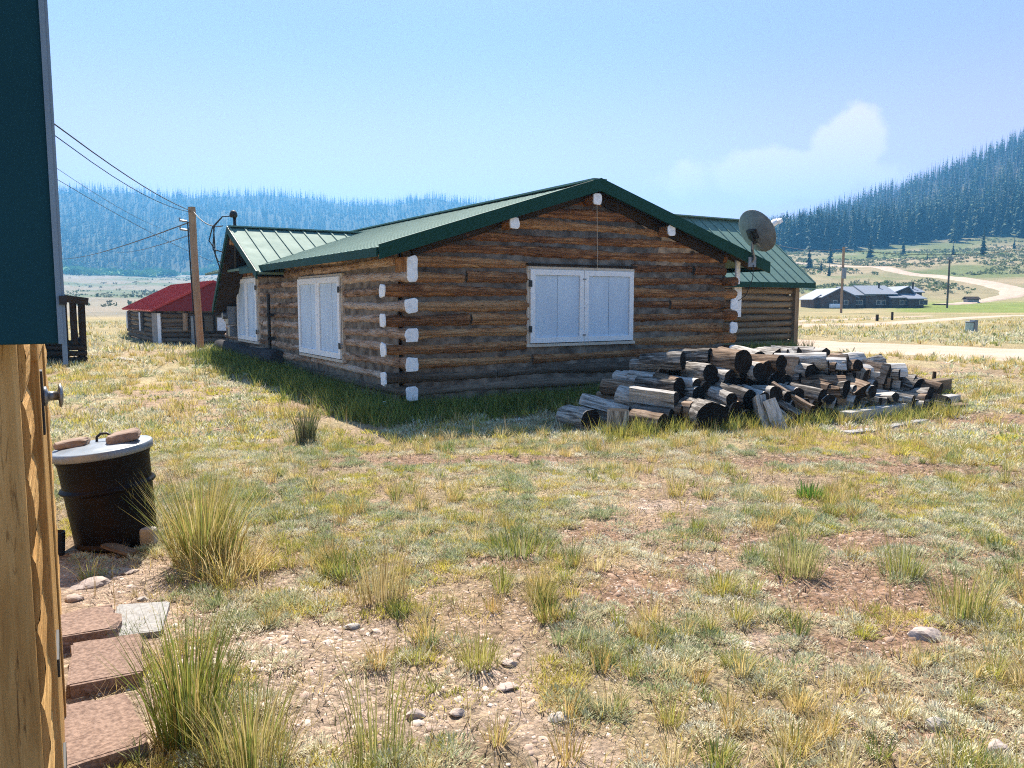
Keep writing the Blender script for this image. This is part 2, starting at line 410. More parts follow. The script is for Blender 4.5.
# --- roads and tracks: sheets laid just above the ground
rm, t, b = newmat('gravel road')
tcn = N(t, 'ShaderNodeTexCoord'); o_ = tcn.outputs['Object']
cA = ramp(t, noise(t, o_, .6, 6, .65), [(.3, (.38, .29, .215)), (.7, (.52, .41, .325))])
cA = mixc(t, 1.0, cA, ramp(t, noise(t, o_, 18, 5, .7), [(.3, (.72, .7, .68)), (.7, (1.2, 1.2, 1.2))]), 'MULTIPLY')
t.links.new(cA, b.inputs['Base Color']); b.inputs['Roughness'].default_value = .95; b.inputs['Specular IOR Level'].default_value = .1
bump(t, b, noise(t, o_, 22, 5, .7), .6, .02)
def road(name, pts, width, lift, jag=.15):
    pts = [Vector((p[0], p[1], 0)) for p in pts]
    # Catmull-Rom
    out_ = []; ws = []
    P_ = [pts[0] * 2 - pts[1]] + pts + [pts[-1] * 2 - pts[-2]]
    wl = width if isinstance(width, list) else [width] * len(pts)
    for i in range(1, len(P_) - 2):
        n_ = max(6, int((P_[i + 1] - P_[i]).length / (1.0 + P_[i].length * .015)))
        for k in range(n_):
            s_ = k / n_; a_, b_, c_, d_ = P_[i - 1], P_[i], P_[i + 1], P_[i + 2]
            out_.append(.5 * ((2 * b_) + (c_ - a_) * s_ + (2 * a_ - 5 * b_ + 4 * c_ - d_) * s_ ** 2 + (3 * b_ - a_ - 3 * c_ + d_) * s_ ** 3))
            ws.append(wl[i - 1] * (1 - s_) + wl[i] * s_)
    out_.append(pts[-1]); ws.append(wl[-1])
    vs = []; fs = []; m = 9
    for i, p in enumerate(out_):
        d = (out_[min(i + 1, len(out_) - 1)] - out_[max(i - 1, 0)]).normalized(); sd = Vector((-d.y, d.x, 0))
        jl = random.uniform(-jag, jag) * ws[i]; jr_ = random.uniform(-jag, jag) * ws[i]
        for k in range(m):
            f = -.5 + k / (m - 1)
            q_ = p + sd * (ws[i] * f + (jl if k == 0 else jr_ if k == m - 1 else 0))
            vs.append((q_.x, q_.y, Hs(q_.x, q_.y) + (lift if 0 < k < m - 1 else -.02)))
    for i in range(len(out_) - 1):
        for k in range(m - 1): fs.append((i * m + k, i * m + k + 1, (i + 1) * m + k + 1, (i + 1) * m + k))
    mb = MB(); mb.add(vs, fs); o = mb.build(name, rm, smooth=True); tag(o, kind='structure'); return o
road('gravel_road', [(40, -8), (26, 6), (18.5, 15), (13.6, 21.2), (9.4, 26.5), (4.5, 33), (3, 42), (6, 60)], [6.5, 6.2, 6, 6, 6, 5.6, 5, 5], .02, .04)
hp = lambda L_: [tuple(hit(px, py)[:2]) for px, py in L_]
road('farm_track', [(4, 46), (13, 47), (17.5, 46), (22, 48), (30, 57), (47, 75), (75, 95)], [6, 6.5, 6, 2.6, 2.2, 2.2, 2.5], .03, .06)
road('yard_track', hp([(780, 322), (830, 320), (880, 318), (930, 316)]), [2.2, 2.0, 1.4, .8], .03, .05)
road('hill_road', hp([(740, 262), (800, 263.5), (858, 267), (900, 272), (940, 277), (985, 283), (1011, 289.5), (1012, 295), (992, 300), (964, 303.5), (940, 305)]), [5, 5, 5.5, 5.5, 6, 6.5, 6.5, 5, 4, 3.5, 3], .18, .06)

# ---------------------------------------------------------------- materials
M = {}
M['log_front'] = wood_lc('brown logs', [(.27, (.026, .015, .010)), (.38, (.14, .062, .033)), (.47, (.31, .14, .064)), (.56, (.47, .245, .112)), (.70, (.60, .39, .215))], crack=.95, bstr=.9, patch=.9, stretch=(2.2, 16, 1))
M['log_low'] = wood_lc('weathered low logs', [(.22, (.03, .024, .02)), (.40, (.12, .09, .066)), (.54, (.24, .175, .125)), (.72, (.40, .32, .24))], crack=.8)
M['log_side'] = wood_lc('side logs', [(.28, (.035, .024, .018)), (.39, (.22, .13, .08)), (.48, (.44, .28, .185)), (.57, (.57, .43, .33)), (.72, (.64, .55, .46))], crack=.9, bstr=.9, patch=.9)
M['log_wing'] = wood_lc('oiled pale logs', [(.22, (.09, .06, .035)), (.42, (.24, .165, .10)), (.6, (.36, .27, .17)), (.8, (.44, .36, .25))], crack=.6)
M['log_grey'] = wood_lc('grey brown logs', [(.22, (.05, .035, .025)), (.45, (.15, .105, .07)), (.62, (.25, .185, .125)), (.8, (.34, .27, .20))], crack=.8)
M['log_base'] = wood_lc('blackened base log', [(.25, (.02, .018, .018)), (.5, (.055, .05, .05)), (.75, (.13, .12, .12))], crack=.6)
M['pale_wood'] = wood_lc('varnished pine', [(.25, (.24, .11, .035)), (.42, (.42, .225, .075)), (.55, (.55, .32, .12)), (.75, (.66, .43, .19))], dark=(.10, .045, .018), stretch=(1.2, 18, 1), crack=.75, rough=.6, bstr=.35, patch=.9)
M['pole_wood'] = wood_lc('utility pole wood', [(.2, (.24, .145, .085)), (.45, (.42, .28, .17)), (.65, (.52, .37, .24)), (.85, (.58, .44, .31))], crack=.6, rough=.8)
M['dark_wood'] = wood_lc('dark old timber', [(.2, (.018, .013, .010)), (.5, (.055, .038, .026)), (.8, (.12, .085, .06))], crack=.7)
M['trim_wood'] = wood_lc('bare window trim', [(.2, (.48, .39, .30)), (.5, (.66, .57, .47)), (.8, (.74, .67, .58))], crack=.4)
M['chink'] = plain('mortar chinking', (.27, .215, .165), (.09, .07, .055), 5, .95, bstr=.7, spec=.1)
M['white'] = plain('white paint', (.87, .86, .86), (.78, .77, .77), 9, .55, bstr=.1)
M['whitedull'] = plain('old white paint', (.86, .86, .87), (.62, .62, .62), 16, .7, bstr=.3, lo_=.45, hi_=.8)
M['palepanel'] = plain('white paint tinted sky blue', (.60, .70, .80), (.52, .61, .71), 4, .6, stretch=(1, 1, .3))  # sky reflection on the shaded shutters is mixed into this paint as blue
M['black'] = plain('black iron', (.012, .012, .013), (.03, .025, .022), 14, .55)
M['wire'] = plain('black cable', (.012, .012, .014), (.02, .02, .022), 5, .6)
M['steel'] = plain('grey steel', (.25, .26, .28), (.18, .19, .2), 20, .4, .6)
M['glass'] = plain('dark window', (.03, .035, .04), (.05, .055, .06), 2, .08)
M['concrete'] = plain('foundation mortar', (.34, .31, .27), (.22, .20, .17), 6, .95, bstr=.6)
def sheet(name, c, rough=.38, var=.85, metal=0.0):
    m, t, b = newmat(name); tcn = N(t, 'ShaderNodeTexCoord')
    n = noise(t, vecs(t, tcn.outputs['Object'], (1, 1, 1)), 2.4, 6, .65)
    t.links.new(ramp(t, n, [(.3, c), (.7, tuple(x * var for x in c))]), b.inputs['Base Color'])
    rr = N(t, 'ShaderNodeMapRange'); t.links.new(n, rr.inputs[0]); rr.inputs[3].default_value = rough - .08; rr.inputs[4].default_value = rough + .12
    t.links.new(rr.outputs[0], b.inputs['Roughness']); b.inputs['Metallic'].default_value = metal; b.inputs['Specular IOR Level'].default_value = .25
    return m
M['green_roof'] = sheet('green metal roofing', (.165, .25, .205), .60)
M['green_trim'] = sheet('dark green trim metal', (.012, .055, .038), .5)
M['green_roof'].node_tree.nodes['Principled BSDF'].inputs['Specular IOR Level'].default_value = .04
M['red_roof'] = sheet('red metal roofing', (.40, .042, .045), .5)
M['red_gable_shade'] = sheet('red metal darkened as shade', (.20, .022, .026), .6)  # the roof's red again, darkened because the gable lies in shade
M['teal'] = sheet('dark teal panel metal', (.009, .056, .072), .55, .8)
for k_ in ('green_trim', 'teal'): M[k_].node_tree.nodes['Principled BSDF'].inputs['Specular IOR Level'].default_value = .1
M['teal_edge'] = sheet('pale drip edge metal', (.20, .27, .33), .4)
M['grey_roof'] = sheet('grey metal roofing', (.21, .23, .27), .55)

# ---------------------------------------------------------------- main log cabin
cabin = empty('log_cabin', C0, ROT, 'long brown log cabin with dark green metal roof, white shutters and white painted log ends', 'log cabin')
MWI = (Matrix.Translation(C0) @ Matrix.Rotation(ROT, 4, 'Z')).inverted()
def on(px, py, axis, val):
    """point of the picture on a cabin plane, in the cabin's own coordinates"""
    o = MWI @ CAM; d = (MWI.to_3x3() @ ray(px, py)); k = 'xyz'.index(axis); t_ = (val - o[k]) / d[k]; return o + d * t_
W = 6.40
EL, ER = -.49, 7.22            # eave x
XR, ZR = 3.25, 3.51            # ridge
ZEL, ZER = 2.34, 2.30          # roof top surface at the eaves
YF, YB = -.38, 11.6
def zroof(x): return ZR - (XR - x) * (ZR - ZEL) / (XR - EL) if x < XR else ZR - (x - XR) * (ZR - ZER) / (ER - XR)
PT = .207
def course(k): return .10 + PT * k
def wall_rows(mb_by, ax, lo_, hi_, ztop, ymid, holes=(), rows=range(-1, 17), rw=.095, rh=.078, lowmat=3):
    pass
# front wall: one continuous wall of logs and mortar
MATS = [M['log_front'], M['log_low'], M['chink'], M['log_base']]
fw = MB()
wx0, wz0 = on(527, 346, 'y', -.1).x, on(527, 346, 'y', -.1).z
wx1, wz1 = on(634, 269, 'y', -.1).x, on(634, 269, 'y', -.1).z
poly = [(0, 0, -.25), (W, 0, -.25), (W, 0, zroof(W) - .12), (XR, 0, ZR - .12), (0, 0, zroof(0) - .12)]
fw.add([(x_, -.068, z_) for x_, _, z_ in poly] + [(x_, .08, z_) for x_, _, z_ in poly], [(0,1,2,3,4), (9,8,7,6,5), (0,4,9,5), (4,3,8,9), (3,2,7,8), (2,1,6,7)], lc=None, mi=2)
for k in range(-1, 16):
    z = course(k)
    x0, x1 = 0.0, W
    lim = z + .17
    if lim > zroof(0): x0 = max(x0, EL + (lim - ZEL) * (XR - EL) / (ZR - ZEL)); x1 = min(x1, ER - (lim - ZER) * (ER - XR) / (ZR - ZER))
    if x0 >= x1 - .2: continue
    if z < 2.0 and k % 2 == 0: x0, x1 = -.30, W + .30
    elif z < 2.0: x0, x1 = -.02, W + .02
    segs = [(x0, x1)]
    if wz0 - .02 < z < wz1 + .02: segs = [(x0, wx0 + .03), (wx1 - .03, x1)]
    out_ = []
    for (u0, u1) in segs:
        if u1 - u0 > 2.0 and random.random() < .28:
            c_ = random.uniform(u0 + .8, u1 - .8); out_ += [(u0, c_ - .018), (c_ + .018, u1)]
        else: out_.append((u0, u1))
    for (u0, u1) in out_:
        fw.log((u0, -.025, z), (u1, -.025, z), .088, .086 * random.uniform(.86, 1.06), n=18, seg=.085, jit=.20, wob=.013, mi=1 if k < 3 else 0, mi_end=1)
o = fw.build('log_wall', MATS, cabin, smooth=True)
# left side wall with the small gable at its far end
lw = MB()
G0 = on(262, 272, 'x', 0).y; G1 = 11.3
lw.add([(-.062, -.0, -.25), (-.062, G1, -.25), (-.062, G1, 2.44), (-.062, 0, 2.44)], [(0, 1, 2, 3)], mi=1)
for k in range(-1, 12):
    z = course(k) if k < 11 else course(k) - .05
    y0, y1 = .09, G1
    if k % 2 == 1: y0 = -.30
    if k == -1: y0 = 0.0
    a_ = on(344, 363, 'x', -.1); b_ = on(299, 277, 'x', -.1); ly0, ly1, lz0, lz1 = a_.y, b_.y, a_.z, b_.z
    segs = [(y0, y1)]
    if .55 < z < 2.0: segs = [(y0, ly0 + .03), (ly1 - .03, y1)]
    for (u0, u1) in segs:
        if k == 11: u0 = .12
        cuts = [u0] + [c_ for c_ in sorted(random.uniform(u0 + 1, u1 - 1) for _ in range(int((u1 - u0) / 4)))] + [u1]
        for p_, q_ in zip(cuts[:-1], cuts[1:]):
            lw.log((-.005, p_ + (.015 if p_ != u0 else 0), z), (-.0, q_ - (.015 if q_ != u1 else 0), z), .098, .082 * random.uniform(.9, 1.05), n=16, seg=.11, jit=.22, wob=.016, mi=2 if k < 2 else 0, mi_end=0)
lw.build('log_wall', [M['log_side'], M['chink'], M['log_low']], cabin, smooth=True)
bl = MB(); p_ = on(236, 352, 'x', -.28); q_ = on(273, 362, 'x', -.28)
bl.log((-.2, q_.y - .1, .42), (-.2, G1 + .15, .42), .17, .17, n=14, mi=0)
bl.build('base_log', [M['log_base']], cabin, smooth=True)
# right side and back walls (seen only from elsewhere)
rw = MB()
rw.box((W - .03, .1, -.25), (W + .03, 11.4, 2.3), mi=1); rw.box((0, 11.34, -.25), (W, 11.4, 2.3), mi=1)
for k in range(-1, 11):
    z = course(k); y0 = -.30 if k % 2 == 1 and k > 0 else .09
    rw.log((W, y0, z), (W, 4.3, z), .095, .08, n=10, seg=.5, mi=0); rw.log((0, 11.4, z), (W, 11.4, z), .095, .08, n=10, seg=.6, mi=0)
rw.build('log_wall', [M['log_front'], M['chink']], cabin, smooth=True)
# foundation of rubble and boards
fd = MB(); fd.box((.02, -.13, -.3), (W, -.04, .03)); fd.box((-.13, -.02, -.3), (-.04, 8.2, .03))
fd.build('foundation', M['concrete'], cabin, bevel=.02)
sb = MB(); sb.beam((1.0, -.17, .03), (4.9, -.17, .05), .04, .10); sb.build('skirting_board', M['log_low'], cabin)
# white painted log ends
def log_end(c_, axis, rw_, rh_, top=False):
    mb = MB(); n = 14; ring = []
    for k in range(n):
        a_ = 2 * math.pi * k / n; ex = .48
        u = math.copysign(abs(math.cos(a_)) ** ex, math.cos(a_)) * rw_ * random.uniform(.84, 1.08); v = math.copysign(abs(math.sin(a_)) ** ex, math.sin(a_)) * rh_ * random.uniform(.85, 1.07)
        ring.append((u, v))
    vs = []
    for d in (0, .02):
        for u, v in ring: vs.append((c_[0] + u, c_[1] - d, c_[2] + v) if axis == 'y' else (c_[0] - d, c_[1] + u, c_[2] + v))
    for u, v in ring:
        d = .024; vs.append((c_[0] + u * .93, c_[1] - d, c_[2] + v * .93) if axis == 'y' else (c_[0] - d, c_[1] + u * .93, c_[2] + v * .93))
    fs = [(k, (k+1) % n, n + (k+1) % n, n + k) for k in range(n)] + [(n + k, n + (k+1) % n, 2*n + (k+1) % n, 2*n + k) for k in range(n)] + [tuple(range(2*n, 3*n))]
    mb.add(vs, fs); return mb.build('log_end', M['whitedull'], cabin)
for k in (1, 3, 5, 7): log_end((.0, -.302, course(k)), 'y', .10, .105)
log_end((.02, -.302, course(9) + .10), 'y', .085, .19)
tb = MB(); tb.box((-.07, -.30, course(9) - .08), (.10, .1, course(9) + .27)); tb.build('plate_log', M['log_front'], cabin, bevel=.03)
for k in (0, 2, 4, 6, 8): log_end((-.302, -.03, course(k)), 'x', .092, .10)
for k in (3, 5, 7): log_end((W, -.302, course(k)), 'y', .10, .105)
# roof purlins with white ends under the gable
for (px, py) in ((514, 223), (597, 199), (671, 230.5)):
    p_ = on(px, py, 'y', -.34); mb = MB(); mb.log((p_.x, -.34, p_.z), (p_.x, 2.0, p_.z), .088, .088, n=14, wob=0, jit=.03); pu = mb.build('purlin', M['log_front'], cabin, smooth=True)
    e_ = log_end((p_.x, -.342, p_.z), 'y', .085, .09); e_.parent = pu
st = MB(); p_ = on(597, 205, 'y', -.36); q_ = on(597.5, 271, 'y', -.14); st.tube([p_, (p_ + q_) / 2, q_], .004, 5); st.build('hanging_string', M['trim_wood'], cabin)

# roof
def roof_panel(mb, a, b_, c_, d, th=.05, pitch=.3, rib=.02, rw_=.022):
    """a->b along the eave, d->c along the ridge; ribs run eave to ridge"""
    a, b_, c_, d = map(Vector, (a, b_, c_, d)); mb.slab([a, b_, c_, d], th)
    nrm = (b_ - a).cross(d - a).normalized()
    if nrm.z < 0: nrm = -nrm
    n_ = max(2, int((b_ - a).length / pitch)); 
    for i in range(n_ + 1):
        f = (i + .02) / (n_ + .04); p0 = a.lerp(b_, f) + nrm * rib / 2; p1 = d.lerp(c_, f) + nrm * rib / 2
        if (p1 - p0).length > .1: mb.beam(p0, p1, rw_, rib, nrm)
rf = MB()
roof_panel(rf, (EL, YF, ZEL), (EL, YB, ZEL), (XR, YB, ZR), (XR, YF, ZR), rib=.006)
roof_panel(rf, (ER, YF, ZER), (ER, YB, ZER), (XR, YB, ZR), (XR, YF, ZR), rib=.006)
rf.beam((XR, YF, ZR + .012), (XR, YB, ZR + .012), .26, .03)
rf.build('roof', M['green_roof'], cabin)
fa = MB()
for (xa, za, xb, zb) in ((EL, ZEL, XR, ZR), (XR, ZR, ER, ZER)):
    s_ = [(xa, YF - .025, za + .035), (xb, YF - .025, zb + .035), (xb, YF - .025, zb - .165), (xa, YF - .025, za - .165)]
    vs = [Vector(p) for p in s_] + [Vector(p) + Vector((0, .045, 0)) for p in s_]
    fa.add(vs, [(0,1,2,3), (7,6,5,4), (0,4,5,1), (1,5,6,2), (2,6,7,3), (3,7,4,0)])
fa.build('rake_fascia', M['green_trim'], cabin)
fz = MB()
for (xa, za, xb, zb) in ((.1, zroof(.1) - .20, XR, ZR - .19), (W - .1, zroof(W - .1) - .20, XR, ZR - .19)): fz.beam((xa, -.105, za), (xb, -.105, zb), .05, .15)
fz.build('rake_shade_strip', M['dark_wood'], cabin)  # dark strip added for the shadow under the rake, no real board
fe = MB(); fe.box((EL - .03, YF + .03, ZEL - .13), (EL - .004, G0 - .1, ZEL - .005)); fe.build('eave_fascia', M['green_trim'], cabin)
fe = MB(); fe.box((ER + .004, YF + .03, ZER - .13), (ER + .03, 4.0, ZER - .005)); fe.build('eave_fascia', M['green_trim'], cabin)
so = MB()
for (xa, za, xb, zb) in ((EL + .02, ZEL - .07, XR, ZR - .07), (XR, ZR - .07, ER - .02, ZER - .07)):
    so.slab([(xa, YF + .05, za), (xb, YF + .05, zb), (xb, 0.05, zb), (xa, 0.05, za)], .03)
so.slab([(EL + .02, .06, ZEL - .07), (0.1, .06, zroof(.1) - .07), (.1, 8.0, zroof(.1) - .07), (EL + .02, 8.0, ZEL - .07)], .03)
so.build('soffit', M['dark_wood'], cabin)

# shuttered windows
def window(face, c0, c1, z0, z1, trim=.09, leaves=2, name='window', boards=3, thin=False):
    """face 'y': in the front wall (outwards -y), spans x; face 'x': in the left wall (outwards -x), spans y"""
    base = -.10
    def bx(mb, u0, u1, za, zb, d0, d1, mi=0):
        if face == 'y': mb.box((u0, -d1, za), (u1, -d0, zb), mi=mi)
        else: mb.box((-d1, u0, za), (-d0, u1, zb), mi=mi)
    t_ = trim; f = MB()
    bx(f, c0, c1, z1 - t_, z1, .03, .115); bx(f, c0, c0 + t_ * .7, z0, z1 - t_, .03, .112); bx(f, c1 - t_ * .7, c1, z0, z1 - t_, .03, .112)
    bx(f, c0 - .02, c1 + .02, z0 - .05, z0 + .0, .03, .135)
    fo = f.build(name, M['trim_wood'], cabin, bevel=.006)
    gl = MB(); bx(gl, c0 + .02, c1 - .02, z0 + .005, z1 - t_ + .01, .0, .05); gl.build('pane', M['glass'], fo)
    a0, a1, b0_, b1_ = c0 + .035, c1 - .035, z0 + .012, z1 - t_ * .55
    wl = (a1 - a0) / leaves
    for i in range(leaves):
        u0 = a0 + wl * i + .004; u1 = u0 + wl - .008; s = MB(); sw = .085 if not thin else .1
        bx(s, u0, u0 + sw, b0_, b1_, .118, .150); bx(s, u1 - sw, u1, b0_, b1_, .118, .150)
        bx(s, u0 + sw, u1 - sw, b0_, b0_ + sw, .118, .149); bx(s, u0 + sw, u1 - sw, b1_ - sw, b1_, .118, .149)
        nb = boards; bw = (u1 - u0 - 2 * sw) / nb
        so_ = s.build('shutter', M['white'], fo, bevel=.003); s = MB()
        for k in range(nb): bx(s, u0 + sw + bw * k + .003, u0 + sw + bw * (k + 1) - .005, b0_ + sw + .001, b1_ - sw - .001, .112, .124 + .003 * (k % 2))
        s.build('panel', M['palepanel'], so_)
    for zz in (b0_ + .22, b1_ - .22):
        h = MB(); bx(h, c0 + .005, c0 + .06, zz - .05, zz + .05, .148, .158)
        if face == 'x': h = MB(); bx(h, c0 + .005, c0 + .09, zz - .05, zz + .05, .152, .162)
        h.build('hinge', M['black'], fo)
    if face == 'y':
        mid_ = (a0 + a1) / 2
        for zz in (b0_ + .1, b1_ - .15): h = MB(); bx(h, mid_ - .03, mid_ + .03, zz, zz + .022, .151, .160); h.build('latch', M['steel'], fo)
    return fo
window('y', wx0, wx1, wz0 + .03, wz1, boards=2)
hd = MB(); hd.beam((wx0 - .02, -.13, wz1 + .03), (wx1 + .02, -.13, wz1 + .03), .06, .025); hd.build('window_head', M['dark_wood'], cabin)
window('x', ly0, ly1, lz0 + .05, lz1, boards=3, thin=True)
a_ = on(259, 345, 'x', -.12); b_ = on(236.5, 278.5, 'x', -.12)
window('x', a_.y, b_.y, (a_.z + on(236.5, 336, 'x', -.12).z) / 2, (b_.z + on(259, 274.5, 'x', -.12).z) / 2, boards=3, thin=True)

# far left cross gable
gx = -.62
pk = on(228, 227, 'x', gx); rt = on(257.5, 272, 'x', gx); lf = on(213, 309, 'x', gx)
if lf.z < 1.5: pass
inx = EL + (pk.z - ZEL) * (XR - EL) / (ZR - ZEL) + .15
inx = min(inx, XR)
r2 = MB()
r2.slab([(gx, rt.y, rt.z), (.15, rt.y, rt.z), (inx, pk.y, pk.z), (gx, pk.y, pk.z)], .05)
_sl = (XR - EL) / (ZR - ZEL); _nr = Vector((0, -(pk.z - rt.z), pk.y - rt.y)).normalized(); x_ = gx + .012
while x_ < inx - .1:
    zm = ZEL + (x_ - EL) / _sl; f_ = max(0.0, (zm - rt.z) / (pk.z - rt.z)); f_ = 0.0 if x_ < EL else f_ - .02
    r2.beam((x_, rt.y + (pk.y - rt.y) * f_, rt.z + (pk.z - rt.z) * f_ + .012), (x_, pk.y, pk.z + .012), .035, .03, _nr); x_ += .33
roof_panel(r2, (gx, lf.y, lf.z), (.4, lf.y, lf.z), (inx, pk.y, pk.z), (gx, pk.y, pk.z), pitch=.42, rib=.03, rw_=.03)
r2.beam((gx, pk.y, pk.z + .015), (inx, pk.y, pk.z + .015), .24, .03)
r2.build('roof', M['green_roof'], cabin)
f2 = MB()
for e_ in (rt, lf):
    s_ = [(gx - .03, e_.y, e_.z + .02), (gx - .03, pk.y, pk.z + .02), (gx - .03, pk.y, pk.z - .14), (gx - .03, e_.y, e_.z - .14)]
    f2.add([Vector(p) for p in s_] + [Vector(p) + Vector((.028, 0, 0)) for p in s_], [(0,1,2,3), (7,6,5,4), (0,4,5,1), (1,5,6,2), (2,6,7,3), (3,7,4,0)])
f2.build('rake_fascia', M['green_trim'], cabin)
gs = MB()
n_ = 11
for i in range(n_):
    ya = G0 + .1 + (G1 - G0 - .1) * i / n_; yb = ya + (G1 - G0 - .1) / n_ - .012; ym = (ya + yb) / 2
    zt = pk.z - .12 - abs(ym - pk.y) * ((pk.z - rt.z) / (pk.y - rt.y) if ym < pk.y else (pk.z - lf.z) / (lf.y - pk.y))
    if zt < 2.12: continue
    gs.beam(((-.06 - .02 * (i % 2)), ym, 2.1), ((-.06 - .02 * (i % 2)), ym, zt), yb - ya, .05, up=(1, 0, 0))
gs.build('gable_board', M['log_front'], cabin)
for e_ in (on(222, 255, 'x', -.4), on(213.5, 311, 'x', -.4)): pass
pm = MB(); pm.log((-.56, pk.y + .15, pk.z - .28), (.8, pk.y + .15, pk.z - .28), .09, .09, n=12); pm.log((-.56, pk.y + 1.1, pk.z - .85), (.8, pk.y + 1.1, pk.z - .85), .1, .1, n=12); pm.build('purlin', M['log_front'], cabin, smooth=True)
# stove pipe / rain pipe at the joint, meter and mast
ud = MB(); ud.slab([(gx + .03, lf.y - .03, lf.z - .075), (0.1, lf.y - .03, lf.z - .075), (.1, pk.y, pk.z - .075), (gx + .03, pk.y, pk.z - .075)], .03); ud.slab([(gx + .03, rt.y + .03, rt.z - .075), (-.05, rt.y + .03, rt.z - .075), (-.05, pk.y, pk.z - .075), (gx + .03, pk.y, pk.z - .075)], .03); ud.build('soffit', M['dark_wood'], cabin)
dp = MB(); a_ = on(270.5, 370, 'x', -.2); dp.tube([(-.2, a_.y, .12), (-.2, a_.y, on(270.5, 294, 'x', -.2).z)], .035, 10)
for zz in (.8, 1.3): dp.box((-.25, a_.y - .06, zz), (-.1, a_.y + .06, zz + .06))
dp.build('drain_pipe', M['black'], cabin)
mt = MB(); a_ = on(233, 320, 'x', -.2); mt.box((-.34, a_.y - .1, 1.05), (-.08, a_.y + .22, 1.5)); mt.tube([(-.2, a_.y + .05, 1.5), (-.2, a_.y + .05, 2.1)], .03, 8); mt.box((-.3, a_.y - .05, .75), (-.1, a_.y + .15, 1.0))
mt.lathe([(.0, .0), (.09, .0), (.09, .1), (.0, .1)], 14, Matrix.Translation((-.34, a_.y + .06, 1.27)) @ Matrix.Rotation(-math.pi / 2, 4, 'Y'))
mt.build('meter_box', M['steel'], cabin, bevel=.01)
ms = MB(); top = on(229, 217, 'x', -.45); ms.tube([(-.45, pk.y + .1, pk.z - .9), (-.45, pk.y + .1, top.z)], .035, 10)
ms.lathe([(.0, .10), (.05, .09), (.085, .03), (.09, -.02), (.07, -.06), (.0, -.06)], 14, Matrix.Translation((-.47, pk.y + .1, top.z)))
for k_, (dx, dz) in enumerate(((-.32, -1.0), (-.25, -1.25), (-.36, -.75))):
    p0 = Vector((-.5, pk.y + .1, top.z - .03)); ms.tube([p0, p0 + Vector((-.2, .05, -.02)), p0 + Vector((-.34, .25 + .1 * k_, -.22)), p0 + Vector((dx - .04, .4 + .1 * k_, dz * .7)), p0 + Vector((dx + .04, .3, dz)), p0 + Vector((-.02, .15, dz - .1))], .014, 6)
ms.build('service_mast', M['black'], cabin, smooth=True)

# right back wing
WY = 4.2
wp = on(788, 353, 'y', WY); we = on(788, 287, 'y', WY); eo = on(815, 283, 'y', WY - .35); rd = None
zg = wp.z; ux1 = wp.x; zw = eo.z - .02
exr = eo.x
# ridge: find the depth at which the ridge end sits above the far eave
best = min(((abs(on(752, 222, 'y', y_).x - exr), y_) for y_ in np.linspace(WY + .5, WY + 6, 200)))[1]
rz = on(752, 222, 'y', best).z
ww = MB()
ww.box((W - 1, WY + .03, -.2), (ux1, WY + .1, eo.z)); 
nrow = 10; zp = (eo.z - .05 - zg - .12) / nrow
for k in range(nrow):
    z = zg + .2 + zp * (k + .5)
    ww.log((W + .1, WY, z), (ux1, WY, z), .11, zp * .47, n=12, seg=.4, jit=.08, mi=1)
    ww.log((ux1, WY, z), (ux1, WY + 2 * (best - WY), z), .11, zp * .47, n=12, seg=.6, jit=.08, mi=1)
ww.box((ux1 - .06, WY + .05, -.2), (ux1 - .02, 2 * best - WY, eo.z)); ww.box((W - .5, 2 * best - WY, -.2), (ux1, 2 * best - WY + .06, eo.z))
gp = [(ux1 - .05, WY, eo.z), (ux1 - .05, 2 * best - WY, eo.z), (ux1 - .05, best, rz - .1)]
ww.add(gp + [(p[0] + .06, p[1], p[2]) for p in gp], [(0, 1, 2), (5, 4, 3), (0, 2, 5, 3), (1, 4, 5, 2)], mi=1)
ww.build('log_wall', [M['chink'], M['log_wing']], cabin, smooth=True)
cpn = MB(); cpn.beam((ux1 + .08, WY - .1, zg - .1), (ux1 + .08, WY - .1, eo.z - .03), .16, .16, up=(0, 1, 0)); cpn.build('corner_post', M['log_wing'], cabin)
ft = MB(); ft.box((W + .2, WY - .28, -.2), (ux1 + .35, WY - .02, zg + .12)); ft.build('foundation', M['log_base'], cabin, bevel=.02)
r3 = MB(); ey = WY - .35; xl = W - 1.2
roof_panel(r3, (xl, ey, eo.z), (exr, ey, eo.z), (exr, best, rz), (xl, best, rz), pitch=.36, rib=.02, rw_=.035)
roof_panel(r3, (xl, 2 * best - ey, eo.z), (exr, 2 * best - ey, eo.z), (exr, best, rz), (xl, best, rz), pitch=.36, rib=.02, rw_=.035)
r3.beam((xl, best, rz + .02), (exr, best, rz + .02), .3, .035)
r3.build('roof', M['green_roof'], cabin)
e3 = MB(); e3.box((xl, ey - .03, eo.z - .14), (exr, ey - .004, eo.z + .0))
for yy in (ey, 2 * best - ey):
    s_ = [(exr + .004, yy, eo.z + .02), (exr + .004, best, rz + .03), (exr + .004, best, rz - .14), (exr + .004, yy, eo.z - .14)]
    e3.add([Vector(p) for p in s_] + [Vector(p) + Vector((.03, 0, 0)) for p in s_], [(0,1,2,3), (7,6,5,4), (0,4,5,1), (1,5,6,2), (2,6,7,3), (3,7,4,0)])
e3.build('eave_fascia', M['green_trim'], cabin)
wt = MB(); a_ = on(736, 317, 'y', WY - .14); b_ = on(741, 287, 'y', WY - .14); wt.box((a_.x - .12, WY - .17, a_.z), (b_.x, WY - .1, b_.z)); wt.build('white_trim', M['white'], cabin)
# white strip on the right corner under the eave
wc = MB(); a_ = on(735, 284, 'y', -.1); wc.box((a_.x + .03, -.1, on(735, 284, 'y', -.1).z), (a_.x + .13, -.06, on(735, 256, 'y', -.1).z)); wc.build('white_trim', M['whitedull'], cabin)

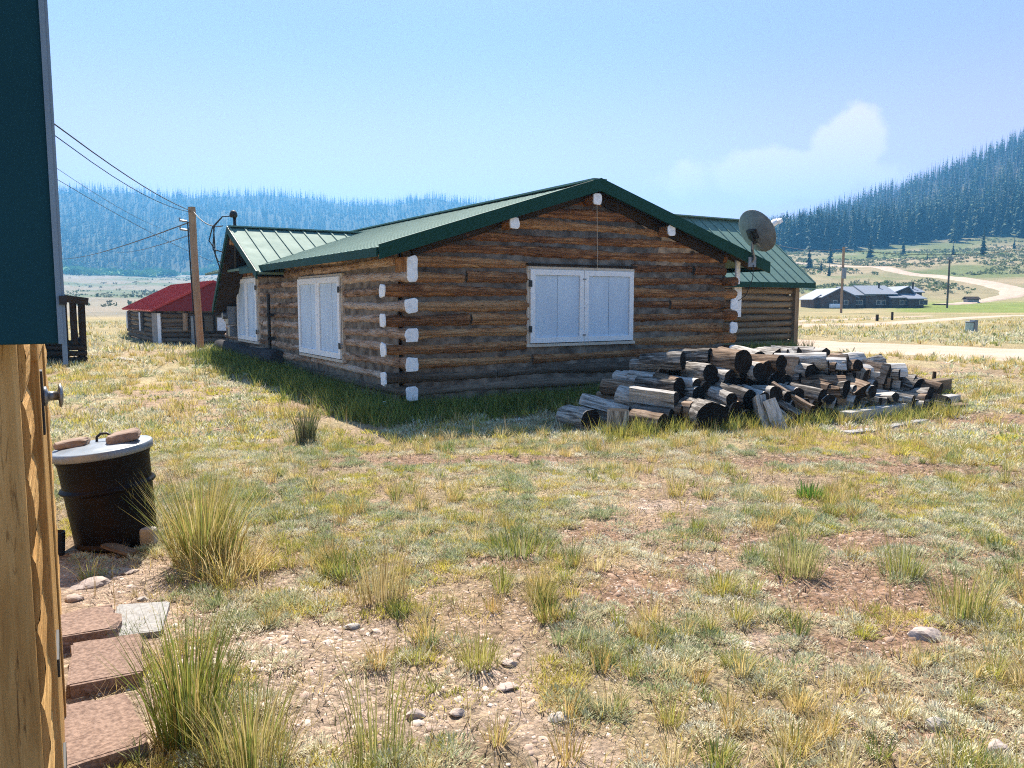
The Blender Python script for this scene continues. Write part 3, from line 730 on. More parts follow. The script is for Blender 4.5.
# ---------------------------------------------------------------- satellite dish
p_ = on(752, 262, 'y', YF - .05); base = cabin_pt = None
MW = Matrix.Translation(C0) @ Matrix.Rotation(ROT, 4, 'Z')
foot = MW @ p_
dc = at(757, 231, (foot + dL * 0).y - .12)
dish = empty('satellite_dish', foot, 0, 'grey satellite dish seen from behind, bolted to the right end of the green rake trim', 'satellite dish')
aim = Vector((.76, .42, .48)).normalized()
Mo = Matrix.Translation(dc - foot) @ aim.to_track_quat('Z', 'Y').to_matrix().to_4x4()
M['dish'] = plain('grey dish enamel', (.19, .205, .21), (.14, .15, .155), 7, .5, spec=.2)
mb = MB(); Rr = .40; prof = [(0.0, -.11)] + [(Rr * k / 10, -.11 + .11 * (k / 10) ** 2) for k in range(1, 11)] + [(Rr + .012, .006), (Rr, .014)] + [(Rr * k / 10, -.095 + .109 * (k / 10) ** 2) for k in range(9, -1, -1)]
mb.lathe([(max(r_, .0005), z_) for r_, z_ in prof], 40, Mo); mb.build('reflector', M['dish'], dish, smooth=True)
mb = MB(); bk = Mo @ Vector((0, 0, -.12)); elbow = Vector((.0, -.02, .02)) + (bk * .35); elbow = Vector((bk.x * .75, bk.y * .75, bk.z * .45))
mb.tube([(0, 0, 0), (0.02, -.05, .08), elbow, bk], .026, 10); mb.box((-.07, -.02, -.09), (.07, .03, .09)); mb.build('mount_mast', M['steel'], dish, smooth=False)
mb = MB(); mb.box((-.1, -.09, -.16), (.1, .09, -.085), Mo); mb.box((-.035, -.18, -.19), (.035, .06, -.12), Mo); mb.build('bracket', M['black'], dish, bevel=.01)
mb = MB(); ln = Mo @ Vector((-.02, -.06, .44)); mb.tube([Mo @ Vector((0, -.18, -.1)), Mo @ Vector((0, -.42, .04)), Mo @ Vector((0, -.30, .26)), ln], .018, 8); mb.build('feed_arm', M['steel'], dish)
mb = MB(); Ml = Matrix.Translation(ln) @ (-aim).to_track_quat('Z', 'Y').to_matrix().to_4x4(); mb.lathe([(.001, -.08), (.05, -.08), (.055, .02), (.04, .07), (.001, .07)], 14, Ml); mb.box((-.10, -.035, -.10), (.10, .035, -.02), Ml); mb.build('receiver', M['whitedull'], dish)
mb = MB(); c0_ = Vector((.02, -.05, -.05)); pts = [c0_, c0_ + Vector((-.02, -.02, -.25)), c0_ + Vector((-.12, .02, -.55)), c0_ + Vector((-.38, .05, -.75)), c0_ + Vector((-.62, .08, -.80))]; mb.tube(pts, .008, 6); mb.build('cable', M['wire'], dish)

# ---------------------------------------------------------------- near cabin at the left edge
vp = ray(57, 302); dN = Vector((vp.x, vp.y, 0)).normalized(); 
NC = at(31, 560, 1.62); NC.z = 0
near = empty('pine_cabin', NC, math.atan2(dN.y, dN.x) - math.pi / 2, 'varnished pine cabin corner with wavy log siding under a dark teal metal panel', 'cabin')
# local: +y runs back along its side wall, +x is outwards to the right
zb = (MW.inverted() @ Vector()).z
def nloc(px, py, Y): p = at(px, py, Y) - NC; return Vector((p.x * math.cos(-near.rotation_euler.z) - p.y * math.sin(-near.rotation_euler.z), p.x * math.sin(-near.rotation_euler.z) + p.y * math.cos(-near.rotation_euler.z), p.z))
zt = at(40, 345, 1.62).z
mb = MB(); 
def quadpost(x0, x1, y0, y1, z0, z1):
    mb.beam(((x0 + x1) / 2, (y0 + y1) / 2, z0), ((x0 + x1) / 2, (y0 + y1) / 2, z1), y1 - y0, x1 - x0, up=(1, 0, 0))
FACE = math.atan2(1, 0) - near.rotation_euler.z
quadpost(-.155, .0, -.05, .0, -.1, 2.4); quadpost(-1.6, -.160, .0, .04, -.1, 2.4)
mb.build('corner_board', M['pale_wood'], near, bevel=.006)
sd = MB(); k = 0; z = -.08
while z < 2.4:
    h_ = .162; n_ = 9; prof = [(.002 + .011 * math.sin(math.pi * i / n_) ** .7, z + h_ * i / n_) for i in range(n_ + 1)]
    seed = random.random() * 40; vs = []; lc = []
    for yy in np.linspace(.004, 3.0, 8):
        for (x_, z_) in prof: vs.append((x_ + random.uniform(-.002, .002), yy, z_)); lc.append((yy + seed, z_ - z, seed))
    m_ = len(prof); fs = [(i*m_+j, (i+1)*m_+j, (i+1)*m_+j+1, i*m_+j+1) for i in range(7) for j in range(m_-1)]
    sd.add(vs, fs, lc=lc)
    e_ = [(x_, .004, z_) for x_, z_ in prof] + [(0.0, .004, z + h_), (0.0, .004, z)]
    sd.add(e_, [tuple(range(len(e_)))], lc=[(p[2] + seed, p[0], seed) for p in e_])
    z += h_ + .002
sd.box((-.06, .02, -.1), (.001, 3.0, 2.4)); sd.build('log_siding', M['pale_wood'], near, smooth=False)
bw = MB(); bw.box((-3.0, .05, -.1), (-2.95, 3.0, 2.4)); bw.box((-3.0, 3.0, -.1), (0.0, 3.05, 2.4)); bw.box((-3.0, .0, -.1), (-1.61, .04, 2.4)); bw.build('back_wall', M['pale_wood'], near)
# gable panel with its drip edge
pr = nloc(61.5, 343, 1.55); pt = nloc(41, 20, 1.55); pz = pr.z
gpn = MB(); gpn.box((-1.8, pr.y - .03, pz), (pr.x, pr.y, pz + 1.5)); gpn.build('gable_panel', M['teal'], near, bevel=.003)
trm = MB(); sx = .0095; trm.box((pr.x + .0005, pr.y - .034, pz - .04), (pr.x + sx, pr.y + .012, pz + 1.5)); trm.box((pr.x - .005, pr.y - .036, pz + .0), (pr.x + .004, pr.y - .031, pz + 1.5)); trm.build('drip_edge', M['teal_edge'], near)
bl_ = MB(); bl_.box((pr.x + .0, pr.y - .042, pz + .075), (pr.x + .013, pr.y - .034, pz + .092)); bl_.build('clip', M['black'], near)
rfm = MB(); rfm.slab([(pr.x + .03, pr.y - .08, pz + 1.5), (pr.x + .03, 3.2, pz + 1.5), (-1.5, 3.2, pz + 2.3), (-1.5, pr.y - .08, pz + 2.3)], .06); rfm.slab([(-3.1, pr.y - .08, pz + 1.5), (-3.1, 3.2, pz + 1.5), (-1.5, 3.2, pz + 2.3), (-1.5, pr.y - .08, pz + 2.3)], .06); rfm.build('roof', M['green_roof'], near)
# door on the side wall: casing, latch plate, knob, strap
dn = MB(); dn.beam((.012, .42, .0), (.012, .42, 1.5), .09, .03, up=(1, 0, 0)); dn.beam((.012, .36, 1.5), (.012, 1.4, 1.5), .03, .09); dn.beam((.012, 1.4, .0), (.012, 1.4, 1.5), .09, .03, up=(1, 0, 0)); dn.box((-.01, .47, .02), (.020, 1.35, 1.45))
do = dn.build('door', M['pale_wood'], near, bevel=.003)
kz = nloc(50, 398, 2.05).z
kn = MB(); kn.box((.020, .49, kz - .10), (.032, .55, kz + .07)); kn.build('latch_plate', M['black'], do, bevel=.002)
kn = MB(); Mk = Matrix.Translation((.031, .52, kz)) @ Matrix.Rotation(math.pi / 2, 4, 'Y'); kn.lathe([(.001, 0), (.026, 0), (.026, .008), (.013, .012), (.012, .034), (.018, .035), (.030, .036), (.033, .041), (.02, .046), (.001, .047)], 24, Mk); kn.build('knob', M['steel'], do, smooth=True)
for zz in (.28, .62):
    hz_ = MB(); hz_.box((.024, .40, zz), (.033, .62, zz + .05)); hz_.build('strap_hinge', M['black'], do, bevel=.002)

# ---------------------------------------------------------------- drum with lid, rocks on it
bp = hit(118, 541); 
tilt = Matrix.Rotation(R(-5.5), 4, 'Y') @ Matrix.Rotation(R(2.0), 4, 'X')
drum = empty('metal_drum', bp, 0, 'rusty black metal drum used as a bin, leaning left, with a pale round lid', 'drum')
SC = bp.y / F
rt_, hb_ = 45.5 * SC, 100 * SC
M['drum'] = plain('burnt drum steel', (.005, .0045, .006), (.016, .009, .007), 5, .5, bstr=.15, spec=.12, lo_=.45, hi_=.75)
M['lid'] = plain('galvanised lid', (.23, .25, .275), (.15, .17, .19), 9, .42, .25, spec=.5)
Ms = tilt
mb = MB(); prof = [(rt_ * .84, 0), (rt_ * .85, hb_ * .04), (rt_ * .87, hb_ * .3), (rt_ * .90, hb_ * .56), (rt_ * .905, hb_ * .575), (rt_ * .965, hb_ * .59), (rt_ * .985, hb_ * .605), (rt_ * .965, hb_ * .62), (rt_ * .905, hb_ * .635), (rt_ * .905, hb_ * .64), (rt_ * .93, hb_ * .86), (rt_ * .96, hb_ * .90), (rt_ * .97, hb_ * .92), (rt_ * .96, hb_ * .985), (rt_ * .9, hb_ * .985)]
mb.lathe([(.001, 0)] + prof, 48, Ms); mb.build('body', M['drum'], drum, smooth=True)
lid = MB(); zl = hb_ * .985
lid.lathe([(rt_ * .985, zl - .035), (rt_ * 1.03, zl - .035), (rt_ * 1.04, zl - .02), (rt_ * 1.04, zl + .008), (rt_ * 1.01, zl + .016), (rt_ * .95, zl + .014), (rt_ * .8, zl + .026), (rt_ * .5, zl + .034), (.001, zl + .038)], 48, Ms); lo_ = lid.build('lid', M['lid'], drum, smooth=True)
hn = MB(); hp_ = [Ms @ Vector((dx, .05, zl + dz)) for dx, dz in ((-.055, .03), (-.05, .065), (-.02, .085), (.02, .085), (.05, .065), (.055, .03))]; hn.tube(hp_, .009, 8); hn.build('handle', M['black'], lo_, smooth=True)

def rock_mesh(name, s_, seed, mat, rough=.22, flat=1.0, sub=3, blocky=0):
    bm = bmesh.new(); bmesh.ops.create_icosphere(bm, subdivisions=sub, radius=1)
    rs = np.array([v.co for v in bm.verts]); rnd = np.random.default_rng(seed); off = rnd.uniform(0, 50, 3)
    pl = [(Vector(rnd.normal(size=3)).normalized(), rnd.uniform(.55, .85)) for _ in range(9)]
    for v in bm.verts:
        p = v.co.copy()
        if blocky:
            m_ = max(abs(p.x), abs(p.y), abs(p.z)); p = p.lerp(p / m_, blocky)
        for nn, dd in pl:
            e_ = p.dot(nn) - dd
            if e_ > 0 and not blocky: p -= nn * e_
        f = 1 + rough * (float(fbm(np.array([p.x * 1.7 + off[0] + p.z]), np.array([p.y * 1.7 + off[1] - p.z * .7]), seed, 3)[0]) - .5)
        p = p * f; v.co = (p.x * s_[0], p.y * s_[1], p.z * s_[2])
    me = bpy.data.meshes.new(name); bm.to_mesh(me); bm.free(); me.materials.append(mat); return me
M['stone'] = plain('grey pink stone', (.46, .37, .32), (.30, .24, .205), 12, .9, bstr=.6, spec=.2)
M['stone_grey'] = plain('grey stone', (.42, .375, .335), (.28, .25, .22), 14, .9, bstr=.6, spec=.2)
M['slab'] = plain('grey slab', (.36, .35, .335), (.25, .24, .23), 40, .95, bstr=.5, spec=.1)
M['stone_brown'] = plain('brown brick stone', (.34, .25, .19), (.22, .155, .12), 9, .95, bstr=.6, spec=.15)
M['paver'] = plain('pink concrete block', (.31, .215, .17), (.15, .10, .08), 60, .95, bstr=.7, spec=.15)
def rock(name, loc, s_, label, cat, mat, seed, rz=0, rot=None, group=None, rough=.3, blocky=0, sub=3):
    o = bpy.data.objects.new(name, rock_mesh(name, s_, seed, mat, rough, sub=sub, blocky=blocky)); col.objects.link(o); o.location = loc
    o.rotation_euler = rot if rot is not None else (0, 0, rz); return tag(o, label, cat, group)
def onlid(dx, dy, dz): return bp + (Ms @ Vector((dx, dy, zl + dz)))
re_ = Ms.to_euler()
rock('flat_rock', onlid(-.175, -.03, .052), (.105, .06, .026), 'flat dark brown rock lying on the left side of the drum lid', 'rock', M['stone_brown'], 3, rot=(re_.x, re_.y - .06, .25), blocky=.6, rough=.5)
rock('brick_piece', onlid(.165, -.02, .060), (.10, .055, .032), 'wedge of broken brick lying on the right side of the drum lid', 'brick', M['stone_brown'], 5, rot=(re_.x, re_.y - .1, .5), blocky=.75, rough=.35)
rock('brick_piece', onlid(.135, .075, .060), (.085, .035, .03), 'small brick fragment behind the wedge on the right of the drum lid', 'brick', M['stone_brown'], 6, rot=(re_.x, re_.y - .1, .6), blocky=.75, rough=.35)

# ---------------------------------------------------------------- paving blocks and stones by the near cabin
def block_mesh(name, s_, seed, mat, chip=.012):
    bm = bmesh.new(); bmesh.ops.create_cube(bm, size=2)
    bmesh.ops.bevel(bm, geom=bm.edges[:], offset=.07, segments=2, affect='EDGES')
    bmesh.ops.subdivide_edges(bm, edges=bm.edges[:], cuts=3, use_grid_fill=True); rnd = np.random.default_rng(seed); o3 = rnd.uniform(0, 40, 3)
    for v in bm.verts:
        p = v.co; w_ = Vector((p.x * s_[0], p.y * s_[1], p.z * s_[2])); n_ = float(fbm(np.array([w_.x * 14 + o3[0] + w_.z * 9]), np.array([w_.y * 14 + o3[1] - w_.z * 7]), seed, 3)[0]) - .5
        k_ = 1 if max(abs(p.x), abs(p.y)) > .8 else .35
        v.co = w_ + Vector((p.x, p.y, p.z * .5)) * n_ * chip * 2.2 * k_
    me = bpy.data.meshes.new(name); bm.to_mesh(me); bm.free(); me.materials.append(mat); return me
def paver(px0, px1, py0, py1, hgt, label, mat, rz=0, seed=1, name='paving_block', tilt_=(0, 0), blocky=.88):
    a_ = hit((px0 + px1) / 2, py1); b_ = hit((px0 + px1) / 2, py0); cx, cy = (a_ + b_).to_2d() / 2
    wdt = (px1 - px0) * ((a_.y + b_.y) / 2) / F; dep = max(b_.y - a_.y, .08)
    o = bpy.data.objects.new(name, block_mesh(name, (wdt / 2, dep / 2, hgt / 2), seed, mat, .012 if blocky > .85 else .03)); col.objects.link(o); o.location = (cx, cy, Hs(cx, cy) + hgt * .42); o.rotation_euler = (tilt_[0], tilt_[1], rz + math.atan2(-cx, cy)); return tag(o, label, 'block')
paver(74, 141, 652, 694, .075, 'square pink concrete block beside the cabin corner, between two others', M['paver'], -.02, 11, tilt_=(.05, 0), blocky=.93)
paver(60, 115, 625, 650, .085, 'small rounded pink block behind the square one, touching the cabin wall', M['paver'], .1, 12, tilt_=(0, .06), blocky=.75)
paver(58, 136, 706, 775, .05, 'worn flaking pink slab nearest the camera beside the cabin corner', M['paver'], .15, 13, blocky=.8)
paver(113, 166, 610, 640, .035, 'flat pale grey paving stone beside the tall green grass clump', M['slab'], -.15, 14, 'paving_stone', blocky=.9)
k = 0
for (px, py, wpx, h_, mt_, lb) in [(93, 585, 42, .05, 'stone', 'pinkish flat stone lying on the gravel in front of the black drum'), (75, 600, 20, .04, 'stone', 'small pinkish stone on the gravel close to the pine cabin wall'),
        (125, 572, 34, .025, 'stone', 'thin flat slab lying between the drum and the straw grass clump'), (143, 600, 12, .03, 'stone_grey', 'small pale stone just behind the flat grey paving stone'),
        (619, 621, 20, .03, 'stone_grey', 'pale flat stone lying in the middle of the grass'), (938, 727, 32, .05, 'stone_grey', 'grey stone in the grass near the lower right of the yard'),
        (413, 717, 26, .04, 'stone', 'pale pink stone among pebbles in front of the low yellow tuft'), (351, 628, 20, .03, 'stone_grey', 'low pale stone on the pebbly patch beside the dry grass'),
        (510, 665, 22, .03, 'stone', 'rounded pale stone in the pebbly track, farther one'), (508, 688, 26, .03, 'stone', 'rounded pale stone in the pebbly track, nearer one'),
        (922, 636, 44, .05, 'stone', 'broad half buried pink stone beside the bare red soil'), (458, 715, 24, .03, 'stone', 'flat pink stone right of the pebbles at the centre bottom'),
        (560, 720, 30, .03, 'stone_grey', 'flat whitish stone at the bottom centre of the yard'), (998, 752, 34, .05, 'stone', 'pink stone in the grass at the bottom right corner'),
        (90, 357, 36, .12, 'stone_grey', 'long pale boulder in the grass left of the red roofed cabin'), (122, 360, 30, .10, 'stone_grey', 'low pale boulder in the grass in front of the red roofed cabin'),
        (140, 361, 12, .1, 'stone_grey', 'small pale boulder in the grass in front of the red roofed cabin'), (204, 357, 15, .3, 'stone', 'pale boulder at the foot of the utility pole'), (218, 355, 18, .38, 'stone', 'larger tan boulder between the utility pole and the log cabin'), (228, 360, 14, .2, 'stone', 'low tan boulder touching the log cabin end')]:
    p_ = hit(px, py); s_ = wpx * p_.y / F / 2; k += 1
    rock('stone' if py > 400 else 'boulder', (p_.x, p_.y, p_.z + h_ * .12), (s_, s_ * random.uniform(.6, .8), h_ / 1.5), lb, 'stone' if py > 400 else 'boulder', M[mt_], 20 + k, rz=random.uniform(-.6, .6), rough=.5)
p_ = hit(105, 550); mb = MB(); mb.beam(p_ + Vector((-.14, 0, .03)), p_ + Vector((.16, -.06, .035)), .10, .03); tag(mb.build('old_board', M['dark_wood']), 'short rotten dark board lying against the foot of the drum', 'board')
p_ = hit(118, 556); mb = MB(); mb.beam(p_ + Vector((-.10, .05, .06)), p_ + Vector((.12, -.04, .03)), .08, .02); tag(mb.build('old_board', M['log_grey']), 'splintered grey board propped on the dark board below the drum', 'board')
p_ = hit(148, 545); mb = MB(); mb.box((-.06, -.04, 0), (.06, .04, .12), Matrix.Translation(p_)); tag(mb.build('concrete_chunk', M['stone_grey'], bevel=.02), 'pale broken concrete chunk at the right foot of the drum', 'concrete')
p_ = hit(57, 555); mb = MB(); mb.lathe([(.001, 0), (.045, 0), (.055, .15), (.05, .15), (.045, .02)], 16, Matrix.Translation(p_)); tag(mb.build('plant_pot', M['black']), 'small black pot standing behind the pine cabin wall', 'pot')

# ---------------------------------------------------------------- firewood pile
def fw_mat(name, stops, end_shade_stops):  # end colours mix weathering with painted shade of the pile's sunless front
    out_ = []
    for nm, ss, end in ((name, stops, 0), (name + ' ends', end_shade_stops, 1)):
        m, t, b = newmat(nm); tcn = N(t, 'ShaderNodeTexCoord'); oi = N(t, 'ShaderNodeObjectInfo')
        ad = N(t, 'ShaderNodeVectorMath', operation='ADD'); t.links.new(tcn.outputs['Object'], ad.inputs[0])
        cx_ = N(t, 'ShaderNodeCombineXYZ'); mu = mth(t, 'MULTIPLY', oi.outputs['Random'], 37.0)
        for i in range(3): t.links.new(mu, cx_.inputs[i])
        t.links.new(cx_.outputs[0], ad.inputs[1])
        if end:
            wv = N(t, 'ShaderNodeTexWave', wave_type='RINGS', rings_direction='X'); wv.inputs['Scale'].default_value = 22; wv.inputs['Distortion'].default_value = 1.6; t.links.new(tcn.outputs['Object'], wv.inputs['Vector'])
            f = mth(t, 'ADD', mth(t, 'MULTIPLY', wv.outputs[0], .25), mth(t, 'MULTIPLY', noise(t, ad.outputs[0], 9, 5, .7), .75))
        else:
            f = noise(t, vecs(t, ad.outputs[0], (1.5, 14, 14)), 2.2, 6, .65, .5)
        f = mth(t, 'ADD', f, mth(t, 'MULTIPLY', mth(t, 'SUBTRACT', oi.outputs['Random'], .5), .25))
        t.links.new(ramp(t, f, ss), b.inputs['Base Color']); b.inputs['Roughness'].default_value = .9; b.inputs['Specular IOR Level'].default_value = .15
        bump(t, b, f, .7, .02); out_.append(m)
    return out_
FWM = fw_mat('weathered firewood', [(.28, (.03, .026, .022)), (.42, (.16, .138, .118)), (.53, (.38, .345, .305)), (.70, (.58, .54, .50))], [(.25, (.005, .0045, .0045)), (.55, (.014, .012, .011)), (.85, (.06, .05, .042))])
FWB = fw_mat('brown firewood', [(.26, (.028, .018, .012)), (.42, (.14, .09, .058)), (.56, (.30, .21, .145)), (.74, (.42, .33, .25))], [(.25, (.007, .005, .004)), (.55, (.02, .014, .010)), (.85, (.07, .048, .034))])
def round_log(name, L, r_, mats):
    mb = MB(); mb.log((-L / 2, 0, 0), (L / 2, 0, 0), r_, r_ * random.uniform(.9, 1), n=16, seg=.12, jit=.08, wob=.008, mi=0, mi_end=1); o = mb.build(name, mats, smooth=True)
    me = o.data; bpy.data.objects.remove(o)
    for p in me.polygons: p.use_smooth = p.material_index == 0
    return me
def split_log(name, L, r_, mats, a0=0.0, a1=1.9):
    """a wedge split from a round: bark arc plus two flat faces"""
    n = 7; ring = [(0.0, 0.0)] + [(math.cos(a0 + (a1 - a0) * i / n) * r_, math.sin(a0 + (a1 - a0) * i / n) * r_) for i in range(n + 1)]
    cy = sum(p[0] for p in ring) / len(ring); cz = sum(p[1] for p in ring) / len(ring); m_ = len(ring); vs = []; ks = 5
    for i in range(ks):
        x_ = -L / 2 + L * i / (ks - 1)
        for (y_, z_) in ring: vs.append((x_ + random.uniform(-.006, .006), y_ - cy + random.uniform(-.008, .008), z_ - cz + random.uniform(-.008, .008)))
    fs = []; mi = []
    for i in range(ks - 1):
        for j in range(m_): fs.append((i*m_+j, i*m_+(j+1) % m_, (i+1)*m_+(j+1) % m_, (i+1)*m_+j)); mi.append(0)
    fs += [tuple(range(m_))[::-1], tuple(range((ks-1)*m_, ks*m_))]; mi += [1, 1]
    mb = MB(); mb.add(vs, fs, mi=mi); o = mb.build(name, mats); me = o.data; bpy.data.objects.remove(o); return me
RL = [round_log('firewood_round', .48 + .06 * (i % 3), 1.0 * (.07 + .012 * i), FWM if i % 4 else FWB) for i in range(6)]
RRAD = [.07 + .012 * i for i in range(6)]
SL = [split_log('firewood_split', .46 + .05 * (i % 3), .115 + .014 * (i % 4), (FWM, FWM, FWM, FWB)[i % 4], 0, (1.3, 1.9, 2.6, 3.1)[i % 4]) for i in range(8)]
def place(me, name, loc, axis, roll, label, group=None, cat='firewood'):
    o = bpy.data.objects.new(name, me); col.objects.link(o); ax = Vector(axis).normalized()
    q_ = ax.to_track_quat('X', 'Z') @ Matrix.Rotation(roll, 4, 'X').to_quaternion()
    o.rotation_euler = q_.to_euler(); o.location = loc; return tag(o, label, cat, group)
WA = Vector((1.05, 10.35, 0)); wu = Vector((.945, .327, 0)).normalized(); wv_ = Vector((.327, -.945, 0)).normalized()   # along, towards the viewer
hprof = [(0, .12), (.45, .42), (.85, .66), (1.3, .80), (2.0, .88), (3.1, .90), (3.9, .84), (4.5, .74), (5.0, .56), (5.45, .22)]
HU = lambda u: float(np.interp(u, [p[0] for p in hprof], [p[1] for p in hprof]))
random.seed(5)
GL = ('round weathered log with a dark end in the left half of the firewood pile', 'split weathered billet in the right half of the firewood pile', 'round weathered log with a dark end in the right half of the firewood pile')
GG = ('round logs in the left half of the pile', 'split billets in the right half of the pile', 'round logs in the right half of the pile')
for row, (v0, hs) in enumerate(((.55, .52), (.12, .86), (-.38, 1.0))):
    zz = .10; lay = 0
    while zz < 1.0:
        u = .15 + .1 * row + .12 * (lay % 2) + random.uniform(0, .08)
        while u < 5.4:
            i = random.randrange(6)
            hid = (row == 2 and zz < HU(u) * .86 - .30) or (row == 1 and zz < HU(u) * .52 - .22)
            if zz + .08 <= HU(u) * hs + .03 and not hid:
                right = u > 2.9; j = lambda s_: random.uniform(-s_, s_)
                p_ = WA + wu * u + wv_ * (v0 + j(.08)); p_.z = Hs(p_.x, p_.y) + zz + j(.02)
                if not right:
                    axis = wu * ((.60 if u < 1.0 else .05) + j(.16)) + wv_ * (.9 + j(.1)) + Vector((0, 0, j(.08) - .03)); place(RL[i], 'firewood_log', p_, axis, j(3), GL[0], GG[0]); step = RRAD[i] * 2 + .02
                else:
                    if random.random() < .72:
                        axis = wu * (.35 + j(.45)) + wv_ * (.85 + j(.2)) + Vector((0, 0, j(.16))); place(random.choice(SL), 'split_billet', p_, axis, j(3), GL[1], GG[1]); step = .14
                    else:
                        axis = wu * (.35 + j(.3)) + wv_ * (.85 + j(.15)) + Vector((0, 0, j(.1))); place(RL[i % 4], 'firewood_log', p_, axis, j(3), GL[2], GG[2]); step = .165
            else: step = .16
            u += step
        zz += .14; lay += 1
def wp_(px, py, Y): return at(px, py, Y)
# single pieces that can be told apart
def big(L, r_, mats, px, py, Y, axis, lab, name='firewood_log', roll=0, z=None):
    me = round_log(name, L, r_, mats); p_ = wp_(px, py, Y)
    if z is not None: p_.z = Hs(p_.x, p_.y) + z
    return place(me, name, p_, axis, roll, lab)
def bigs(L, r_, mats, px, py, Y, axis, lab, ang_=1.6, roll=0, name='split_billet', z=None):
    me = split_log(name, L, r_, mats, 0, ang_); p_ = wp_(px, py, Y)
    if z is not None: p_.z = Hs(p_.x, p_.y) + z
    return place(me, name, p_, axis, roll, lab)
rr_ = wu * .75 + wv_ * .62
big(.5, .15, FWM, 578, 424, 10.0, wu * .25 + wv_ * .9, 'dark ended round log on the grass at the far left of the woodpile', z=.15)
st_ = round_log('stump', .30, .145, FWM); p_ = hit(617, 434); place(st_, 'chopping_stump', (p_.x, p_.y, p_.z + .15), (0.04, 0, 1), 0, 'short upright stump with a pale sawn top at the left end of the woodpile', cat='stump')
bigs(.65, .17, FWM, 605, 404, 10.35, (.9, -.25, -.22), 'long split grey log leaning behind the upright stump', 2.4, .5)
big(.55, .105, FWM, 648, 378, 10.9, (.85, -.5, -.05), 'pale round log jutting left from the top of the woodpile')
big(.55, .10, FWM, 650, 366, 11.0, (.9, -.42, .02), 'pale barkless log lying highest at the left end of the woodpile')
big(.6, .125, FWM, 662, 361, 10.9, (.85, -.5, .06), 'smooth whitish log on the left shoulder of the woodpile')
big(.6, .12, FWM, 690, 357, 11.1, (.8, -.55, .05), 'smooth pale log beside the thick dark ended log on top of the pile')
big(.6, .165, FWB, 727, 361, 10.85, (.5, -.86, .03), 'thick tan log with a big round dark end on the top of the pile')
big(.55, .12, FWB, 765, 362, 11.1, (.55, -.8, .03), 'short tan barked log on the crest of the pile beside the big round end')
big(.7, .13, FWM, 800, 361, 11.3, (.92, -.35, .04), 'long smooth grey log crossing the crest of the pile')
big(.6, .155, FWM, 640, 400, 10.3, (.85, -.45, -.12), 'weathered grey log with rough bark low on the left of the pile')
bigs(.6, .22, FWM, 655, 398, 10.15, (.86, -.5, -.08), 'broad split log with a pale flat face on the left of the pile', 2.6, -.6)
big(.5, .12, FWM, 652, 416, 9.95, (.85, -.5, -.05), 'bluish grey log under the broad split log on the left of the pile', z=.17)
big(.45, .125, FWB, 648, 430, 9.75, (.7, -.7, -.02), 'short barked log on the grass in front of the left of the pile', z=.13)
big(.5, .205, FWM, 705, 418, 9.85, (.12, -.98, .02), 'very thick dark log standing end on in the grass at the front of the pile', z=.2)
bigs(.55, .20, FWM, 764, 416, 9.95, (-.12, .35, .9), 'bluish split slab leaning upright against the front of the pile', .7, 1.2)
bigs(.50, .19, FWM, 776, 418, 9.90, (-.32, .2, .9), 'pale pointed split wedge leaning beside the bluish slab', 1.0, .2)
bigs(.62, .16, FWB, 793, 396, 10.45, (.62, -.55, -.42), 'long brown split billet sliding down the front of the pile', 1.5, .4)
bigs(.62, .16, FWM, 782, 402, 10.4, (.58, -.6, -.45), 'long grey split billet sliding down the front of the pile', 1.5, .7)
bigs(.55, .16, FWM, 775, 408, 10.3, (.5, -.62, -.5), 'short steep split billet beside the two sliding ones', 1.4, .9)
bigs(.60, .17, FWB, 822, 379, 11.0, (.97, -.2, .0), 'reddish barked billet lying across the front of the pile', 2.2, .6)
bigs(.60, .16, FWB, 818, 389, 10.9, (.97, -.25, -.02), 'tan bare billet under the reddish one on the front of the pile', 2.6, .3)
bigs(.62, .18, FWM, 822, 363, 11.4, (.95, -.25, .0), 'thick grey billet lying across the top right of the pile', 3.1, 0)
bigs(.68, .17, FWM, 880, 369, 11.7, (.97, -.15, .02), 'flat topped grey billet highest at the right of the pile', 3.1, .2)
bigs(.5, .17, FWM, 874, 362, 12.0, (.8, .5, .12), 'small pointed billet poking above the right of the pile', 1.2, 2)
bigs(.6, .16, FWM, 846, 358, 11.8, (.9, .3, .1), 'dark grey billet on the crest right of the long smooth log', 2.1, 1)
big(.5, .12, FWB, 922, 386, 11.7, (.7, -.68, -.25), 'short tan log with a hollow end sliding off the right of the pile')
bigs(.55, .2, FWM, 902, 378, 11.8, (.5, -.8, -.2), 'dark split block at the right shoulder of the pile', 2.0, .8)
# long timbers on the ground at the right
def timber(pxa, pya, pxb, pyb, w_, h_, lab, mat, lift=0.0):
    a_ = hit(pxa, pya); b_ = hit(pxb, pyb); c_ = (a_ + b_) / 2; mb = MB()
    mb.beam(a_ - c_ + Vector((0, 0, h_ / 2 + lift)), b_ - c_ + Vector((0, 0, h_ / 2 + lift)), w_, h_)
    o = mb.build('old_timber', mat, bevel=.012); o.location = c_; return tag(o, lab, 'timber')
M['timber'] = wood_lc('silver grey timber', [(.2, (.14, .125, .115)), (.45, (.33, .31, .29)), (.7, (.48, .46, .43))], crack=.5)
timber(845, 423, 955, 404, .17, .15, 'long square silver grey beam on the grass right of the woodpile', M['timber'])
timber(885, 402, 945, 391, .22, .22, 'dark square timber block behind the long grey beam', M['log_grey'])
timber(846, 434, 872, 431, .16, .03, 'short pale board lying flat in the grass left of the long beam', M['timber'])
timber(888, 428, 925, 421, .12, .03, 'thin pale board lying in the grass in front of the long beam', M['timber'])
timber(945, 409, 966, 407, .2, .06, 'flat dark plank end lying beyond the tip of the long beam', M['log_grey'])
